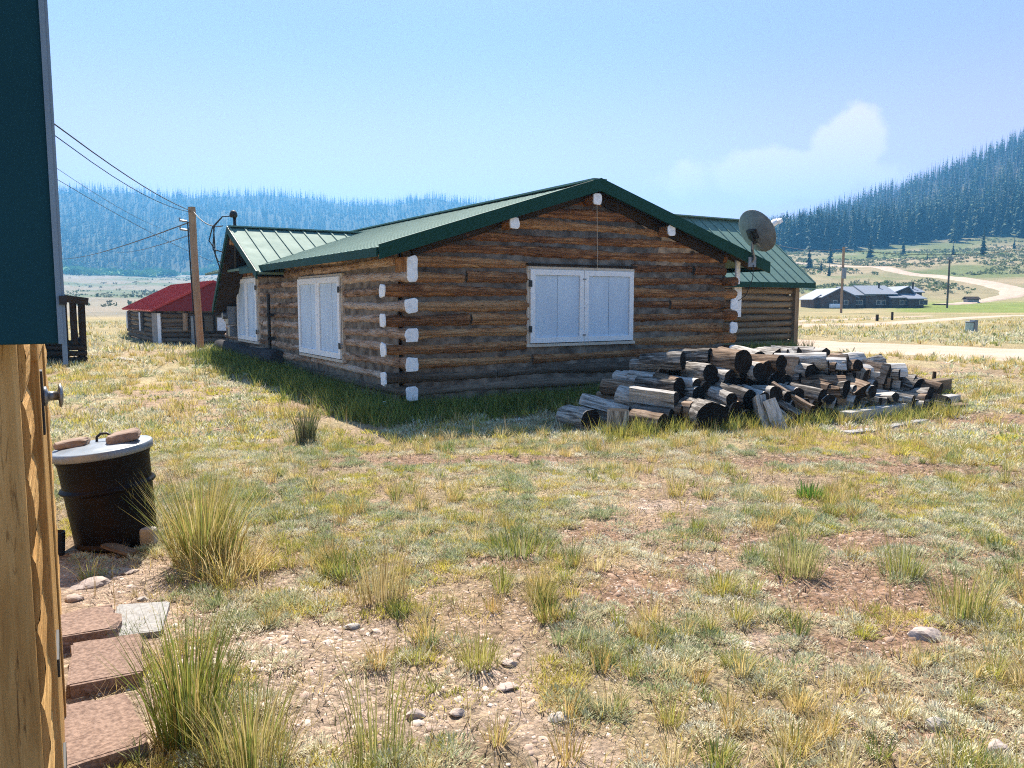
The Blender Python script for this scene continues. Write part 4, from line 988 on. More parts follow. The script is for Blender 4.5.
p_ = hit(933, 390); mb = MB(); mb.beam(p_ + Vector((0, 0, -.1)), p_ + Vector((.01, 0, .32)), .045, .045, up=(0, 1, 0)); tag(mb.build('wooden_stake', M['dark_wood']), 'thin dark stake standing at the right end of the woodpile', 'stake')

# ---------------------------------------------------------------- red roofed cabin
ya = 30.0; 
def fl(px, py, Y): return at(px, py, Y)
e1 = fl(149, 310.5, ya); rg = fl(211, 281, ya); zbase = -.15
xb0 = fl(152, 345, ya).x; half = rg.x - e1.x; back = ya + 8.5
rc = empty('red_roof_cabin', (rg.x, ya, 0), 0, 'low weathered log cabin with a red metal roof and red gable behind the utility pole', 'cabin')
X_ = lambda x_: x_ - rg.x
eL, eR = -half, half * 1.05; zE, zR_ = e1.z, rg.z; bk_ = 7.0
# direction back follows the picture: the far eave corner lies to the left
sh = (fl(122, 310.5, ya + bk_).x - e1.x)
def S(x_, y_, z_): return (x_ + sh * y_ / bk_, y_, z_)
mb = MB(); roof_panel(mb, S(eL, -.3, zE), S(eL, bk_, zE), S(0, bk_, zR_), S(0, -.3, zR_), pitch=.5, rib=.03); roof_panel(mb, S(eR, -.3, zE), S(eR, bk_, zE), S(0, bk_, zR_), S(0, -.3, zR_), pitch=.5, rib=.03); mb.build('roof', M['red_roof'], rc)
mb = MB(); v_ = [S(eL + .08, -.22, zE - .02), S(eR - .08, -.22, zE - .02), S(0, -.22, zR_ - .02)]; v2 = [(a_[0], a_[1] + .06, a_[2]) for a_ in v_]; mb.add(v_ + v2, [(0, 1, 2), (5, 4, 3), (0, 3, 4, 1), (1, 4, 5, 2), (2, 5, 3, 0)]); mb.build('gable', M['red_gable_shade'], rc)
mb = MB(); wl_ = eL + .25; wr_ = eR - .3; nr_ = 7; zp = (zE - .08 - zbase) / nr_
mb.add([S(wl_, .10, zbase), S(wr_, .10, zbase), S(wr_, bk_ - .3, zbase), S(wl_, bk_ - .3, zbase), S(wl_, .10, zE), S(wr_, .10, zE), S(wr_, bk_ - .3, zE), S(wl_, bk_ - .3, zE)], [(0,1,5,4), (1,2,6,5), (2,3,7,6), (3,0,4,7)], mi=1)
for k in range(nr_):
    z = zbase + zp * (k + .5)
    for (u0, u1) in ([(wl_, wr_)] if k < 3 else [(wl_, -.40), (1.75, wr_)]): mb.log(S(u0, .08, z), S(u1, .08, z), .1, zp * .45, n=10, seg=.5)
    mb.log(S(wl_, .1, z), S(wl_, bk_ - .3, z), .1, zp * .45, n=10, seg=.6)
mb.build('log_wall', [M['log_grey'], M['chink']], rc, smooth=True)
zw0, zw1 = zbase + zp * 3, zE - .12
mb = MB(); mb.box((-.42, -.03, zw0), (1.8, .06, zw0 + .07)); mb.box((-.42, -.03, zw1 - .07), (1.8, .06, zw1)); mb.box((-.42, -.03, zw0 + .07), (-.35, .06, zw1 - .07)); mb.box((.02, -.03, zw0 + .07), (.07, .06, zw1 - .07)); mb.box((1.73, -.03, zw0 + .07), (1.8, .06, zw1 - .07)); wi = mb.build('window', M['dark_wood'], rc)
mb = MB(); mb.box((-.38, .04, zw0 + .05), (1.76, .07, zw1 - .05)); mb.build('pane', M['glass'], wi)
mb = MB(); mb.box((.16, .025, zw0 + .09), (.75, .038, zw1 - .15)); mb.build('curtain', M['whitedull'], wi)
for x_ in (fl(160, 330, ya).x - rg.x,): 
    mb = MB(); mb.box((x_ - .06, -.06, zbase), (x_ + .06, .02, zE - .1)); mb.build('post', M['white'], rc)
mb = MB(); mb.box((wl_ - .14, -.05, zbase), (wl_ + .16, -.01, zE - .1)); mb.build('corner_board', M['timber'], rc)
for y_ in (2.2, 5.6):
    a_ = S(wl_ - .13, y_, zbase + .6); mb = MB(); mb.box((a_[0] - .04, a_[1] - .25, a_[2]), (a_[0] + .02, a_[1] + .25, zE - .1)); mb.build('window_trim', M['whitedull'], rc)
mb = MB(); x_ = fl(187, 330, ya).x - rg.x; mb.log((x_, -.1, zE - .75), (x_, -.1, zE - .1), .09, .09, up=(0, 1, 0)); mb.build('wall_bracket', M['pole_wood'], rc)
mb = MB(); x_ = fl(195, 330, ya).x - rg.x; mb.box((x_ - .1, -.14, zbase), (x_ + .1, .0, zE - .2)); mb.build('utility_box', M['steel'], rc, bevel=.02)

# ---------------------------------------------------------------- dark porch shed
sp0 = fl(62, 362, 18); sh_ = empty('porch_shed', (sp0.x, 18, sp0.z), .5, 'small dark log shed with an open porch, half hidden behind the pine cabin', 'shed')
l_ = lambda px, py, Y=18: fl(px, py, Y) - sp0
mb = MB(); a_ = l_(85, 298); mb.slab([(a_.x, -.3, a_.z), (a_.x, 2.5, a_.z), (-3.2, 2.5, a_.z + .55), (-3.2, -.3, a_.z + .55)], .16); mb.build('roof', M['dark_wood'], sh_)
for px in (71, 78.5):
    a_ = l_(px, 300); mb = MB(); mb.log((a_.x, -.1, .4), (a_.x, -.1, a_.z), .07, .07, up=(0, 1, 0)); mb.build('post', M['dark_wood'], sh_)
mb = MB(); xr = l_(84, 350).x
for k in range(4): mb.log((-3.0, 0, .06 + .13 * k), (xr, 0, .06 + .13 * k), .09, .062); mb.log((xr - .1, 0, .06 + .13 * k), (xr - .1, 2.3, .06 + .13 * k), .09, .062)
mb.build('low_wall', M['dark_wood'], sh_, smooth=True)
mb = MB(); mb.box((-3.0, .3, 0), (l_(66, 330).x, 2.3, 1.5)); mb.build('log_wall', M['dark_wood'], sh_)

# ---------------------------------------------------------------- utility pole with its wires
pb = hit(201, 352); PY = pb.y; ptop = at(191.5, 207, PY)
pole = empty('utility_pole', pb, 0, 'bare brown timber utility pole between the red roofed cabin and the log cabin', 'utility pole')
mb = MB(); tp = ptop - pb; mb.log((0, 0, -.3), tp, .098, .098, n=14, seg=.5, jit=.03, wob=.01, up=(0, 1, 0)); mb.build('pole', M['pole_wood'], pole, smooth=True)
mb = MB(); mb.tube([(-.13, -.04, .0), tp * .5 + Vector((-.125, -.05, 0)), tp * .90 + Vector((-.12, -.05, 0))], .02, 8); mb.build('conduit', M['black'], pole)
mb = MB(); 
for f in (.90, .84): q_ = tp * f; mb.tube([q_ + Vector((-.12, -.1, 0)), q_ + Vector((-.3, -.16, .02)), q_ + Vector((-.3, -.16, .1))], .03, 8)
mb.build('insulator', M['steel'], pole)
def wire(a_, b_, sag, r_, lab, ext=0, group=None):
    a_ = Vector(a_); b_ = Vector(b_); d = b_ - a_; b2 = b_ + d * ext; pts = []
    for i in range(19):
        f = i / 18; p = a_.lerp(b2, f); g_ = f * (1 + ext); p.z -= sag * 4 * g_ * (1 - g_) if g_ <= 1 else -sag * 4 * g_ * (g_ - 1) * .6; pts.append(p)
    mb = MB(); mb.tube([p - a_ for p in pts], r_, 6); o = mb.build('power_line', M['wire']); o.location = a_; return tag(o, lab, 'power line', group)
wtop = MW @ Vector((-.5, pk.y + .1, top.z - .03))
wire(at(191, 211, PY), at(52, 122, 11), .12, .010, 'thick upper power line running from the pole top to the upper left', .9)
wire(at(191, 212, PY), at(52, 133, 11), .2, .007, 'second power line just below the thick one left of the pole', .9)
wire(at(193, 211, PY), wtop + Vector((-.3, .2, -.2)), .15, .014, 'service cable from the pole top to the log cabin roof mast')
wire(at(213, 262, PY + 5), at(55, 178, 16), .1, .006, 'thin diagonal line crossing low behind the pole', .6)
wire(at(160, 228, PY + 6), at(55, 167, 16), .1, .005, 'faint thin line high on the left, above the low diagonal', .6)
wire(at(190, 222, PY), at(62, 259, 70), .25, .018, 'power line falling left from the pole across the blue hill', .8)
wire(at(190, 235, PY), at(115, 252, 70), .2, .012, 'faint lower line falling left from the pole', 1.6)

# ---------------------------------------------------------------- lodge, poles and small things on the right
lb = hit(869, 308); LY = lb.y; Lk = LY / F
lodge = empty('lodge', lb, 0, 'long low brown log lodge with a grey metal roof beyond the tracks', 'lodge')
q3 = lambda px, py, dy=0: at(px, py, LY + dy) - lb
M['lodge'] = wood_lc('lodge logs', [(.2, (.05, .032, .022)), (.5, (.13, .085, .058)), (.8, (.22, .16, .11))], crack=.7)
def gab(px0, pxr, px1, pye, pyr, pyb, dep, dy=0):   # gable end facing the viewer
    a_, b_, c_ = q3(px0, pye, dy), q3(pxr, pyr, dy), q3(px1, pye, dy); z0 = -.3
    mb = MB(); mb.add([(a_.x, dy, z0), (c_.x, dy, z0), (c_.x, dy, c_.z), (b_.x, dy, b_.z - .15), (a_.x, dy, a_.z), (a_.x, dy + dep, z0), (c_.x, dy + dep, z0), (c_.x, dy + dep, c_.z), (b_.x, dy + dep, b_.z - .15), (a_.x, dy + dep, a_.z)], [(0,1,2,3,4), (9,8,7,6,5), (0,4,9,5), (1,6,7,2)]); mb.build('wall', M['lodge'], lodge)
    mb = MB(); o_ = .4
    for e_ in (a_, c_):
        ex = e_.x + (o_ if e_.x > b_.x else -o_); sl = (e_.z - b_.z) / (e_.x - b_.x); ez = b_.z + sl * (ex - b_.x)
        mb.slab([(ex, dy - o_, ez), (ex, dy + dep + o_, ez), (b_.x, dy + dep + o_, b_.z), (b_.x, dy - o_, b_.z)], .14)
    mb.build('roof', M['grey_roof'], lodge)
def lean(px0, px1, pye, pyr, pyb, dep, dy=0, run=4.0):   # eave facing the viewer
    a_, b_ = q3(px0, pye, dy), q3(px1, pye, dy); rz_ = at(px0, pyr, LY + dy + run).z - lb.z
    mb = MB(); mb.box((a_.x, dy, -.3), (b_.x, dy + dep, a_.z - .05)); mb.build('wall', M['lodge'], lodge)
    mb = MB(); mb.slab([(a_.x - .3, dy - .5, a_.z), (b_.x + .3, dy - .5, a_.z), (b_.x + .3, dy + run, rz_), (a_.x - .3, dy + run, rz_)], .14); mb.slab([(a_.x - .3, dy + 2 * run, a_.z), (b_.x + .3, dy + 2 * run, a_.z), (b_.x + .3, dy + run, rz_), (a_.x - .3, dy + run, rz_)], .14); mb.build('roof', M['grey_roof'], lodge)
gab(814, 820, 828, 298, 294.5, 308, 6, 1.5)
gab(823, 839, 856, 296, 288, 308, 9, 0)
lean(848, 872, 295, 286.5, 308, 6, .6, 4.0)
lean(866, 895, 294, 285.5, 308, 6, .2, 4.2)
gab(891, 908, 914, 293, 286, 308, 8, 1.0)
lean(906, 922, 292, 286.5, 308, 5, 2.5, 3.0)
lean(892, 908, 297.5, 295, 308, 1.5, -1.2, 2.0)
lean(909, 924, 298.5, 293.5, 308, 2.5, -2.0, 3.0)
for px in (835, 846, 858, 862, 879, 884, 898, 903, 915, 919):
    a_ = q3(px, 302.5); dy_ = -.06 if px < 890 else -1.3 if px < 908 else -2.06; dy_ = .54 if 850 < px < 866 else dy_; dy_ = .14 if 866 < px < 890 else dy_
    mb = MB(); mb.box((a_.x - .35, dy_, a_.z - .4), (a_.x + .35, dy_ + .05, a_.z + .4)); f_ = mb.build('window', M['trim_wood'], lodge); mb = MB(); mb.box((a_.x - .28, dy_ - .015, a_.z - .33), (a_.x + .28, dy_ - .001, a_.z + .33)); mb.build('pane', M['glass'], f_)
for px, py, dy in ((879, 285, 3), (913, 284, 4)):
    a_ = q3(px, py, dy); mb = MB(); mb.tube([(a_.x, dy, a_.z - 1.6), (a_.x, dy, a_.z + .3)], .14, 8); mb.build('chimney', M['dark_wood'], lodge)
def simple_pole(pxb, pyb, pyt, lab, light=False):
    b_ = hit(pxb, pyb); t_ = at(pxb, pyt, b_.y) - b_; o = empty('utility_pole', b_, 0, lab, 'utility pole'); mb = MB(); mb.log((0, 0, -.3), (0, 0, t_.z), .15, .15, n=8, seg=2, jit=.02, up=(0, 1, 0)); mb.build('pole', M['pole_wood'] if not light else M['log_grey'], o, smooth=True)
    mb = MB(); mb.box((-.18, -.4, t_.z * .52), (.28, -.16, t_.z * .68)) if not light else mb.box((-.5, -.5, t_.z - .5), (.35, -.1, t_.z - .1)); mb.build('transformer' if not light else 'lamp', M['steel'], o, bevel=.04); return b_, t_
b1_, t1_ = simple_pole(841, 313, 247, 'brown utility pole in front of the left end of the lodge')
b2_, t2_ = simple_pole(947, 308, 257, 'greyish utility pole with a lamp head right of the lodge', True)
wire(b1_ + t1_ - Vector((0, 0, .3)), at(782, 246, b1_.y + 20), .3, .03, 'thin line running left from the pole before the lodge', 1.0)
wire(b1_ + t1_ - Vector((0, 0, .3)), at(1060, 245, b1_.y + 10), .9, .03, 'thin upper line running right from the pole before the lodge', .3)
wire(b1_ + t1_ - Vector((0, 0, 2.0)), at(947, 259, b2_.y), .6, .025, 'thin lower line strung between the two poles by the lodge', 0)
p_ = hit(972, 333); kx = p_.y / F; ped = empty('utility_pedestal', p_, .3, 'pale green and grey utility pedestal standing alone in the straw meadow', 'utility box')
M['ped'] = plain('pale green enamel', (.42, .52, .46), (.34, .43, .38), 4, .5)
mb = MB(); mb.box((-.30, -.12, -.1), (-.04, .12, 10.5 * kx)); mb.build('cabinet', M['ped'], ped, bevel=.03)
mb = MB(); mb.box((-.03, -.14, -.1), (.17, .14, 13 * kx)); mb.box((-.32, -.14, 10.5 * kx + .002), (-.035, .14, 10.5 * kx + .05)); mb.build('housing', M['steel'], ped, bevel=.02)
for px, py, h_, lb_ in ((877, 321, 6.5, 'short dark post at the edge of the farm track'), (892, 320, 8, 'slim brown post right of the short dark one')):
    p_ = hit(px, py); mb = MB(); hh_ = h_ * p_.y / F; mb.beam((0, 0, -.2), (0, 0, hh_), .16 if h_ < 7 else .12, .14, up=(0, 1, 0)); o = mb.build('marker_post', M['dark_wood']); o.location = p_; tag(o, lb_, 'post')
p_ = hit(828, 308); mb = MB(); mb.box((-.9, -.5, 0), (.9, .5, .7), Matrix.Translation(p_ + Vector((0, -3, 0)))); tag(mb.build('storage_tank', M['whitedull'], bevel=.15), 'small whitish tank in front of the left end of the lodge', 'tank')
p_ = hit(971, 303); mb = MB(); mb.box((-1.0, -.7, 0), (1.0, .7, .7)); so_ = empty('pump_shed', p_, 0, 'tiny dark roofed shed in the meadow right of the lodge', 'shed'); mb.build('wall', M['timber'], so_)
mb = MB(); mb.slab([(-1.25, -.9, .7), (1.25, -.9, .7), (1.25, 0, 1.15), (-1.25, 0, 1.15)], .1); mb.slab([(-1.25, .9, .7), (1.25, .9, .7), (1.25, 0, 1.15), (-1.25, 0, 1.15)], .1); mb.build('roof', M['dark_wood'], so_)

# ---------------------------------------------------------------- grasses
def leafmat(name, trans=.35, rough=.75):
    m = bpy.data.materials.new(name); m.use_nodes = True; t = m.node_tree; b = t.nodes['Principled BSDF']; o_ = t.nodes['Material Output']
    a_ = N(t, 'ShaderNodeAttribute', attribute_name='tint'); t.links.new(a_.outputs['Color'], b.inputs['Base Color']); b.inputs['Roughness'].default_value = rough; b.inputs['Specular IOR Level'].default_value = .2
    tr = N(t, 'ShaderNodeBsdfTranslucent'); t.links.new(a_.outputs['Color'], tr.inputs['Color']); mx_ = N(t, 'ShaderNodeMixShader'); mx_.inputs[0].default_value = trans
    t.links.new(b.outputs[0], mx_.inputs[1]); t.links.new(tr.outputs[0], mx_.inputs[2]); t.links.new(mx_.outputs[0], o_.inputs[0]); return m
M['grass'] = leafmat('dry grass', .34); M['sage'] = leafmat('sage leaves', .28); M['needle'] = leafmat('conifer foliage', .15, .8)
def blades(root, az_, lean, length, width, colr, droop=.35):
    """root (n,3); returns V, counts, faces, colours: 5 points a blade"""
    n = len(root); dx, dy = np.cos(az_), np.sin(az_); hx, hz = np.sin(lean), np.cos(lean)
    d1 = np.stack([dx * hx, dy * hx, hz], 1); l2 = np.clip(lean + droop * (0.6 + .8 * rng.random(n)), 0, 2.2)
    d2 = np.stack([dx * np.sin(l2), dy * np.sin(l2), np.cos(l2)], 1)
    ta = az_ + np.pi / 2 + rng.uniform(-.9, .9, n); s_ = np.stack([np.cos(ta), np.sin(ta), np.zeros(n)], 1) * (width / 2)[:, None]
    mid_ = root + d1 * (length * .55)[:, None]; tip = mid_ + d2 * (length * .5)[:, None]
    Vv = np.stack([root - s_, root + s_, mid_ + s_ * .75, mid_ - s_ * .75, tip], 1).reshape(-1, 3)
    ix = np.arange(n)[:, None] * 5; f = np.concatenate([ix + np.array([0, 1, 2, 3]), ix + np.array([3, 2, 4])], 1).ravel()
    return Vv, np.tile([4, 3], n), f, np.repeat(colr, 5, axis=0)
def merge(parts):
    Vs, cs_, fs, co = [], [], [], []; o = 0
    for (v, c_, f, q_) in parts: Vs.append(v); cs_.append(c_); fs.append(f + o); co.append(q_); o += len(v)
    return np.concatenate(Vs), np.concatenate(cs_), np.concatenate(fs), np.concatenate(co)
def palette(n, cols, wts, jit=.16):
    k = rng.choice(len(cols), n, p=np.array(wts) / sum(wts)); return np.array(cols)[k] * (1 + rng.uniform(-jit, jit, (n, 1)))
STRAW = [(.62, .48, .20), (.68, .56, .30), (.48, .40, .11), (.50, .35, .13)]
GREEN = [(.18, .23, .05), (.30, .32, .07), (.40, .38, .10), (.12, .16, .05)]
SAGE = [(.52, .48, .35), (.44, .42, .27), (.34, .35, .18), (.60, .54, .40)]
YELL = [(.50, .44, .10), (.44, .36, .07), (.56, .46, .16)]
def excluded(x, y):
    u, v = cab(x, y); inside = (u > -.12) & (u < W + .12) & (v > -.12) & (v < 11.6)
    inside |= (u > W - .2) & (u < 13.2) & (v > WY - .1) & (v < WY + 5)
    lx = (x - NC.x) * math.cos(near.rotation_euler.z) + (y - NC.y) * math.sin(near.rotation_euler.z); inside |= (lx < .10) & (np.hypot(x, y) < 6) & (lx > -4)
    inside |= np.hypot(x - bp.x, y - bp.y) < .30
    inside |= (np.abs(y - 34) < 5) & (np.abs(x - rg.x) < 3)
    return inside
roadpts = []
def on_road(x, y):
    px_ = np.array([[26, 6], [18.5, 15], [13.6, 21.2], [9.4, 26.5], [4.5, 33], [3, 42]]); d = np.full(len(x), 1e9)
    for p0, p1 in zip(px_[:-1], px_[1:]):
        ab = p1 - p0; t_ = np.clip(((x - p0[0]) * ab[0] + (y - p0[1]) * ab[1]) / (ab @ ab), 0, 1); d = np.minimum(d, np.hypot(x - p0[0] - t_ * ab[0], y - p0[1] - t_ * ab[1]))
    d2 = np.full(len(x), 1e9); px_ = np.array([[4, 46], [13, 47], [17.5, 46], [22, 48], [30, 57], [47, 75]])
    for p0, p1 in zip(px_[:-1], px_[1:]):
        ab = p1 - p0; t_ = np.clip(((x - p0[0]) * ab[0] + (y - p0[1]) * ab[1]) / (ab @ ab), 0, 1); d2 = np.minimum(d2, np.hypot(x - p0[0] - t_ * ab[0], y - p0[1] - t_ * ab[1]))
    return (d < 3.1) | (d2 < 2.2)
def scatter(n, r0, r1, a0=-.88, a1=.88, pw=2):
    rr = (r0 ** pw + (r1 ** pw - r0 ** pw) * rng.random(n)) ** (1 / pw); aa = np.arctan(rng.uniform(a0, a1, n)); x_, y_ = rr * np.sin(aa), rr * np.cos(aa)
    k = ~excluded(x_, y_); k &= ~on_road(x_, y_); return x_[k], y_[k]
def tufts(x_, y_, nb, spread, lmin, lmax, wid, lean0, lean1, cols, wts, droop=.35):
    n = len(x_); sc_ = rng.uniform(.65, 1.25, n); bx = np.repeat(x_, nb); by = np.repeat(y_, nb); s_ = np.repeat(sc_, nb); m_ = n * nb
    az_ = rng.uniform(0, 2 * np.pi, m_); rad_ = spread * np.sqrt(rng.random(m_)) * s_; X_2 = bx + np.cos(az_) * rad_; Y_2 = by + np.sin(az_) * rad_
    root = np.stack([X_2, Y_2, H(X_2, Y_2) - .006], 1); lean = rng.uniform(lean0, lean1, m_) * (.35 + .65 * rad_ / (spread * s_ + 1e-6))
    ln = rng.uniform(lmin, lmax, m_) * s_; wd = wid * rng.uniform(.7, 1.3, m_)
    base = palette(n, cols, wts, .12); c_ = np.repeat(base, nb, 0) * (1 + rng.uniform(-.22, .22, (m_, 1))); mixm = rng.random(m_) < .3; c_[mixm] = palette(mixm.sum(), cols, wts)
    return blades(root, az_ + rng.uniform(-.5, .5, m_), lean, ln, wd, np.clip(c_, 0, .8), droop)
def keep(x_, y_, prob): k = rng.random(len(x_)) < prob; return x_[k], y_[k]
def cover(x_, y_):
    q0, q1 = bareness(x_, y_); patch = fbm(x_ * 1.1, y_ * 1.1, 71, 4); return (1 - .93 * np.maximum(q0, q1)), patch

def mounds(x_, y_, nb, R0, R1, hfac, lmin, lmax, wid, cols, wts, spike=0.5, droop=.3):
    """low plant cushions: leaves sprouting outwards from a small dome"""
    n = len(x_); Rm = rng.uniform(R0, R1, n) ; hm_ = Rm * hfac * rng.uniform(.6, 1.3, n); bx = np.repeat(np.arange(n), nb); m_ = n * nb
    az_ = rng.uniform(0, 2 * np.pi, m_); q_ = np.sqrt(rng.random(m_)); el_ = 1 + .35 * np.sin(az_ * 2 + bx) + .25 * np.sin(az_ * 3 + bx * 1.7); rr = q_ * Rm[bx] * el_
    X_2 = x_[bx] + np.cos(az_) * rr; Y_2 = y_[bx] + np.sin(az_) * rr; Zd = hm_[bx] * (1 - q_ ** 2) * rng.uniform(.55, 1.0, m_)
    root = np.stack([X_2, Y_2, H(X_2, Y_2) - .004 + Zd * .8], 1); lean = q_ * 1.25 * (1 - spike) + rng.uniform(0, .9, m_) * (1 - spike * .5)
    base = palette(n, cols, wts, .14); c_ = base[bx] * (1 + rng.uniform(-.3, .3, (m_, 1))); k_ = rng.random(m_) < .22; c_[k_] = palette(k_.sum(), cols, wts)
    return blades(root, az_ + rng.uniform(-.8, .8, m_), lean, rng.uniform(lmin, lmax, m_), wid * rng.uniform(.7, 1.35, m_), np.clip(c_, 0, .85), droop)
CREAM = [(.66, .60, .42), (.58, .55, .38), (.72, .67, .52), (.50, .49, .31)]
SAGEG = [(.42, .44, .26), (.34, .38, .19), (.50, .49, .33), (.28, .33, .14)]
MOSS = [(.58, .52, .10), (.50, .46, .09), (.62, .50, .16), (.40, .40, .08)]
def spots(n, r0, r1, scale, seed, lo_, hi_, soil=1.0):
    x_, y_ = scatter(n, r0, r1); cv, _ = cover(x_, y_); ps = fbm(x_ * scale, y_ * scale, seed, 3); return keep(x_, y_, (1 - soil + soil * cv) * sstep(lo_, hi_, ps))
parts = []; sparts = []
# near yard, cushion by cushion
x_, y_ = spots(3300, 2.3, 9, 1.6, 113, .40, .52); sparts.append(mounds(x_, y_, 210, .045, .13, .55, .010, .032, .0042, CREAM, [2, 2, 1.4, 1.2]))
x_, y_ = spots(3000, 2.3, 9, 1.7, 213, .43, .55); sparts.append(mounds(x_, y_, 190, .05, .13, .6, .012, .04, .0042, SAGEG, [2, 2, 2, 1.2], .55))
x_, y_ = spots(2600, 2.3, 10, 1.3, 91, .47, .57); parts.append(mounds(x_, y_, 150, .05, .12, .35, .014, .045, .0032, MOSS, [2, 2, 1.5, 1.5], .65))
x_, y_ = spots(1700, 2.3, 10, 1.5, 71, .42, .58); parts.append(tufts(x_, y_, 60, .045, .06, .17, .0038, .12, .75, STRAW + GREEN, [3, 3, 2.2, 1.4, .8, 1.4, 1.8, .3]))
x_, y_ = spots(4200, 2.3, 10, 2.2, 171, .38, .58, .8); parts.append(tufts(x_, y_, 22, .06, .03, .10, .0034, .2, 1.1, STRAW + YELL, [3, 3, 2, 1.4, 1, 1, 1]))
x_, y_ = spots(900, 2.3, 10, 1.1, 191, .5, .62); parts.append(tufts(x_, y_, 45, .035, .05, .13, .0042, .15, .8, GREEN + SAGEG, [2, 2, 2, .8, 1, 1, 1, 1]))
# middle distance
x_, y_ = spots(4800, 9, 18, 1.2, 113, .38, .52); sparts.append(mounds(x_, y_, 44, .08, .2, .4, .03, .075, .013, CREAM + SAGEG, [2, 2, 1.4, 1.2, 1.5, 1, 1.5, .6]))
x_, y_ = spots(2400, 9, 18, 1.2, 91, .46, .57); parts.append(mounds(x_, y_, 40, .07, .17, .35, .03, .08, .010, MOSS, [2, 2, 1.5, 1.5], .65))
x_, y_ = spots(3800, 10, 24, 1.0, 71, .38, .58, .8); parts.append(tufts(x_, y_, 30, .07, .07, .20, .009, .15, .75, STRAW + GREEN + YELL, [3.5, 3.5, 2, 1.5, .4, 1.0, 1.3, .1, 1.5, 1.2, 1.6]))
x_, y_ = spots(2600, 18, 40, .7, 113, .4, .56); sparts.append(mounds(x_, y_, 18, .15, .35, .4, .06, .14, .035, CREAM + SAGEG, [2, 2, 1, 1.2, 2, 1.5, 1.5, 1]))
x_, y_ = scatter(8000, 24, 75, pw=1.3); x_, y_ = keep(x_, y_, .25 + .75 * sstep(.38, .55, fbm(x_ * .35, y_ * .35, 75, 3))); parts.append(tufts(x_, y_, 11, .2, .10, .27, .035, .2, .8, STRAW + GREEN + CREAM, [2.5, 3, 1.5, 1.2, .4, 1.0, 1.2, .3, 1.6, 1.6, 1, 1.6]))
# seed stems and fallen stalks
x_, y_ = scatter(1300, 2.4, 12); cv, pt_ = cover(x_, y_); x_, y_ = keep(x_, y_, .2 + cv * .5); parts.append(tufts(x_, y_, 3, .03, .16, .36, .0030, .05, .35, [(.40, .28, .12), (.32, .23, .10), (.58, .48, .26)], [1, 1, 1], .1))
x_, y_ = scatter(17000, 2.3, 10.5); cv, pt_ = cover(x_, y_); x_, y_ = keep(x_, y_, .3 + .6 * cv); parts.append(tufts(x_, y_, 4, .06, .04, .14, .0028, 1.2, 1.55, [(.70, .60, .40), (.62, .50, .28), (.46, .36, .22), (.24, .18, .12)], [2, 2, 1, 1], .1))
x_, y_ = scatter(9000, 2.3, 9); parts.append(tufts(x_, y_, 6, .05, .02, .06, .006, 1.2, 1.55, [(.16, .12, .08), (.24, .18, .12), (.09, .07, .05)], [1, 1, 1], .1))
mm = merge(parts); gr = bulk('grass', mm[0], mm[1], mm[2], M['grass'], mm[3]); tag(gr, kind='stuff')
mm = merge(sparts); sg = bulk('sage_cover', mm[0], mm[1], mm[2], M['sage'], mm[3]); tag(sg, kind='stuff')
# rank green grass in the shade along the cabin walls
parts = []
n_ = 1500; u = rng.uniform(-.9, 4.6, n_); v = -np.abs(rng.normal(0, .45, n_)) - .16; p0 = C0.x + u * dR.x + v * dL.x; p1 = C0.y + u * dR.y + v * dL.y; parts.append(tufts(p0, p1, 16, .07, .09, .30, .0065, .1, .55, GREEN + [(.08, .13, .04)], [2, 2, 1, 1, 2]))
n_ = 1500; v = rng.uniform(-.6, 11.5, n_); u = -np.abs(rng.normal(0, .42, n_)) - .16; p0 = C0.x + u * dR.x + v * dL.x; p1 = C0.y + u * dR.y + v * dL.y; parts.append(tufts(p0, p1, 14, .08, .10, .36, .009, .1, .55, GREEN + [(.08, .13, .04)], [2, 2, 1, 1, 2]))
n_ = 300; u = rng.uniform(9, 13, n_); v = WY - .5 - np.abs(rng.normal(0, .4, n_)); p0 = C0.x + u * dR.x + v * dL.x; p1 = C0.y + u * dR.y + v * dL.y; parts.append(tufts(p0, p1, 14, .12, .15, .45, .016, .1, .5, GREEN, [2, 2, 1, 1]))
n_ = 420; u = rng.uniform(-.3, 5.2, n_); v = rng.uniform(.72, 1.25, n_); p0 = WA.x + u * wu.x + v * wv_.x; p1 = WA.y + u * wu.y + v * wv_.y; parts.append(tufts(p0, p1, 14, .07, .08, .26, .0065, .1, .6, GREEN[1:] + YELL, [2, 2, 1, 1, 1, 1]))
chips = [];  n_ = 900; u = rng.uniform(-.6, 6.2, n_); v = rng.normal(.75, .45, n_); p0 = WA.x + u * wu.x + v * wv_.x; p1 = WA.y + u * wu.y + v * wv_.y
mm = tufts(p0, p1, 3, .08, .03, .13, .016, 1.3, 1.56, [(.42, .36, .29), (.30, .24, .18), (.52, .46, .38), (.12, .09, .07)], [2, 2, 1, 2], .05); tag(bulk('wood_chips', mm[0], mm[1], mm[2], M['sage'], mm[3]), kind='stuff')
mm = merge(parts); wg = bulk('shade_grass', mm[0], mm[1], mm[2], M['grass'], mm[3]); tag(wg, kind='stuff')
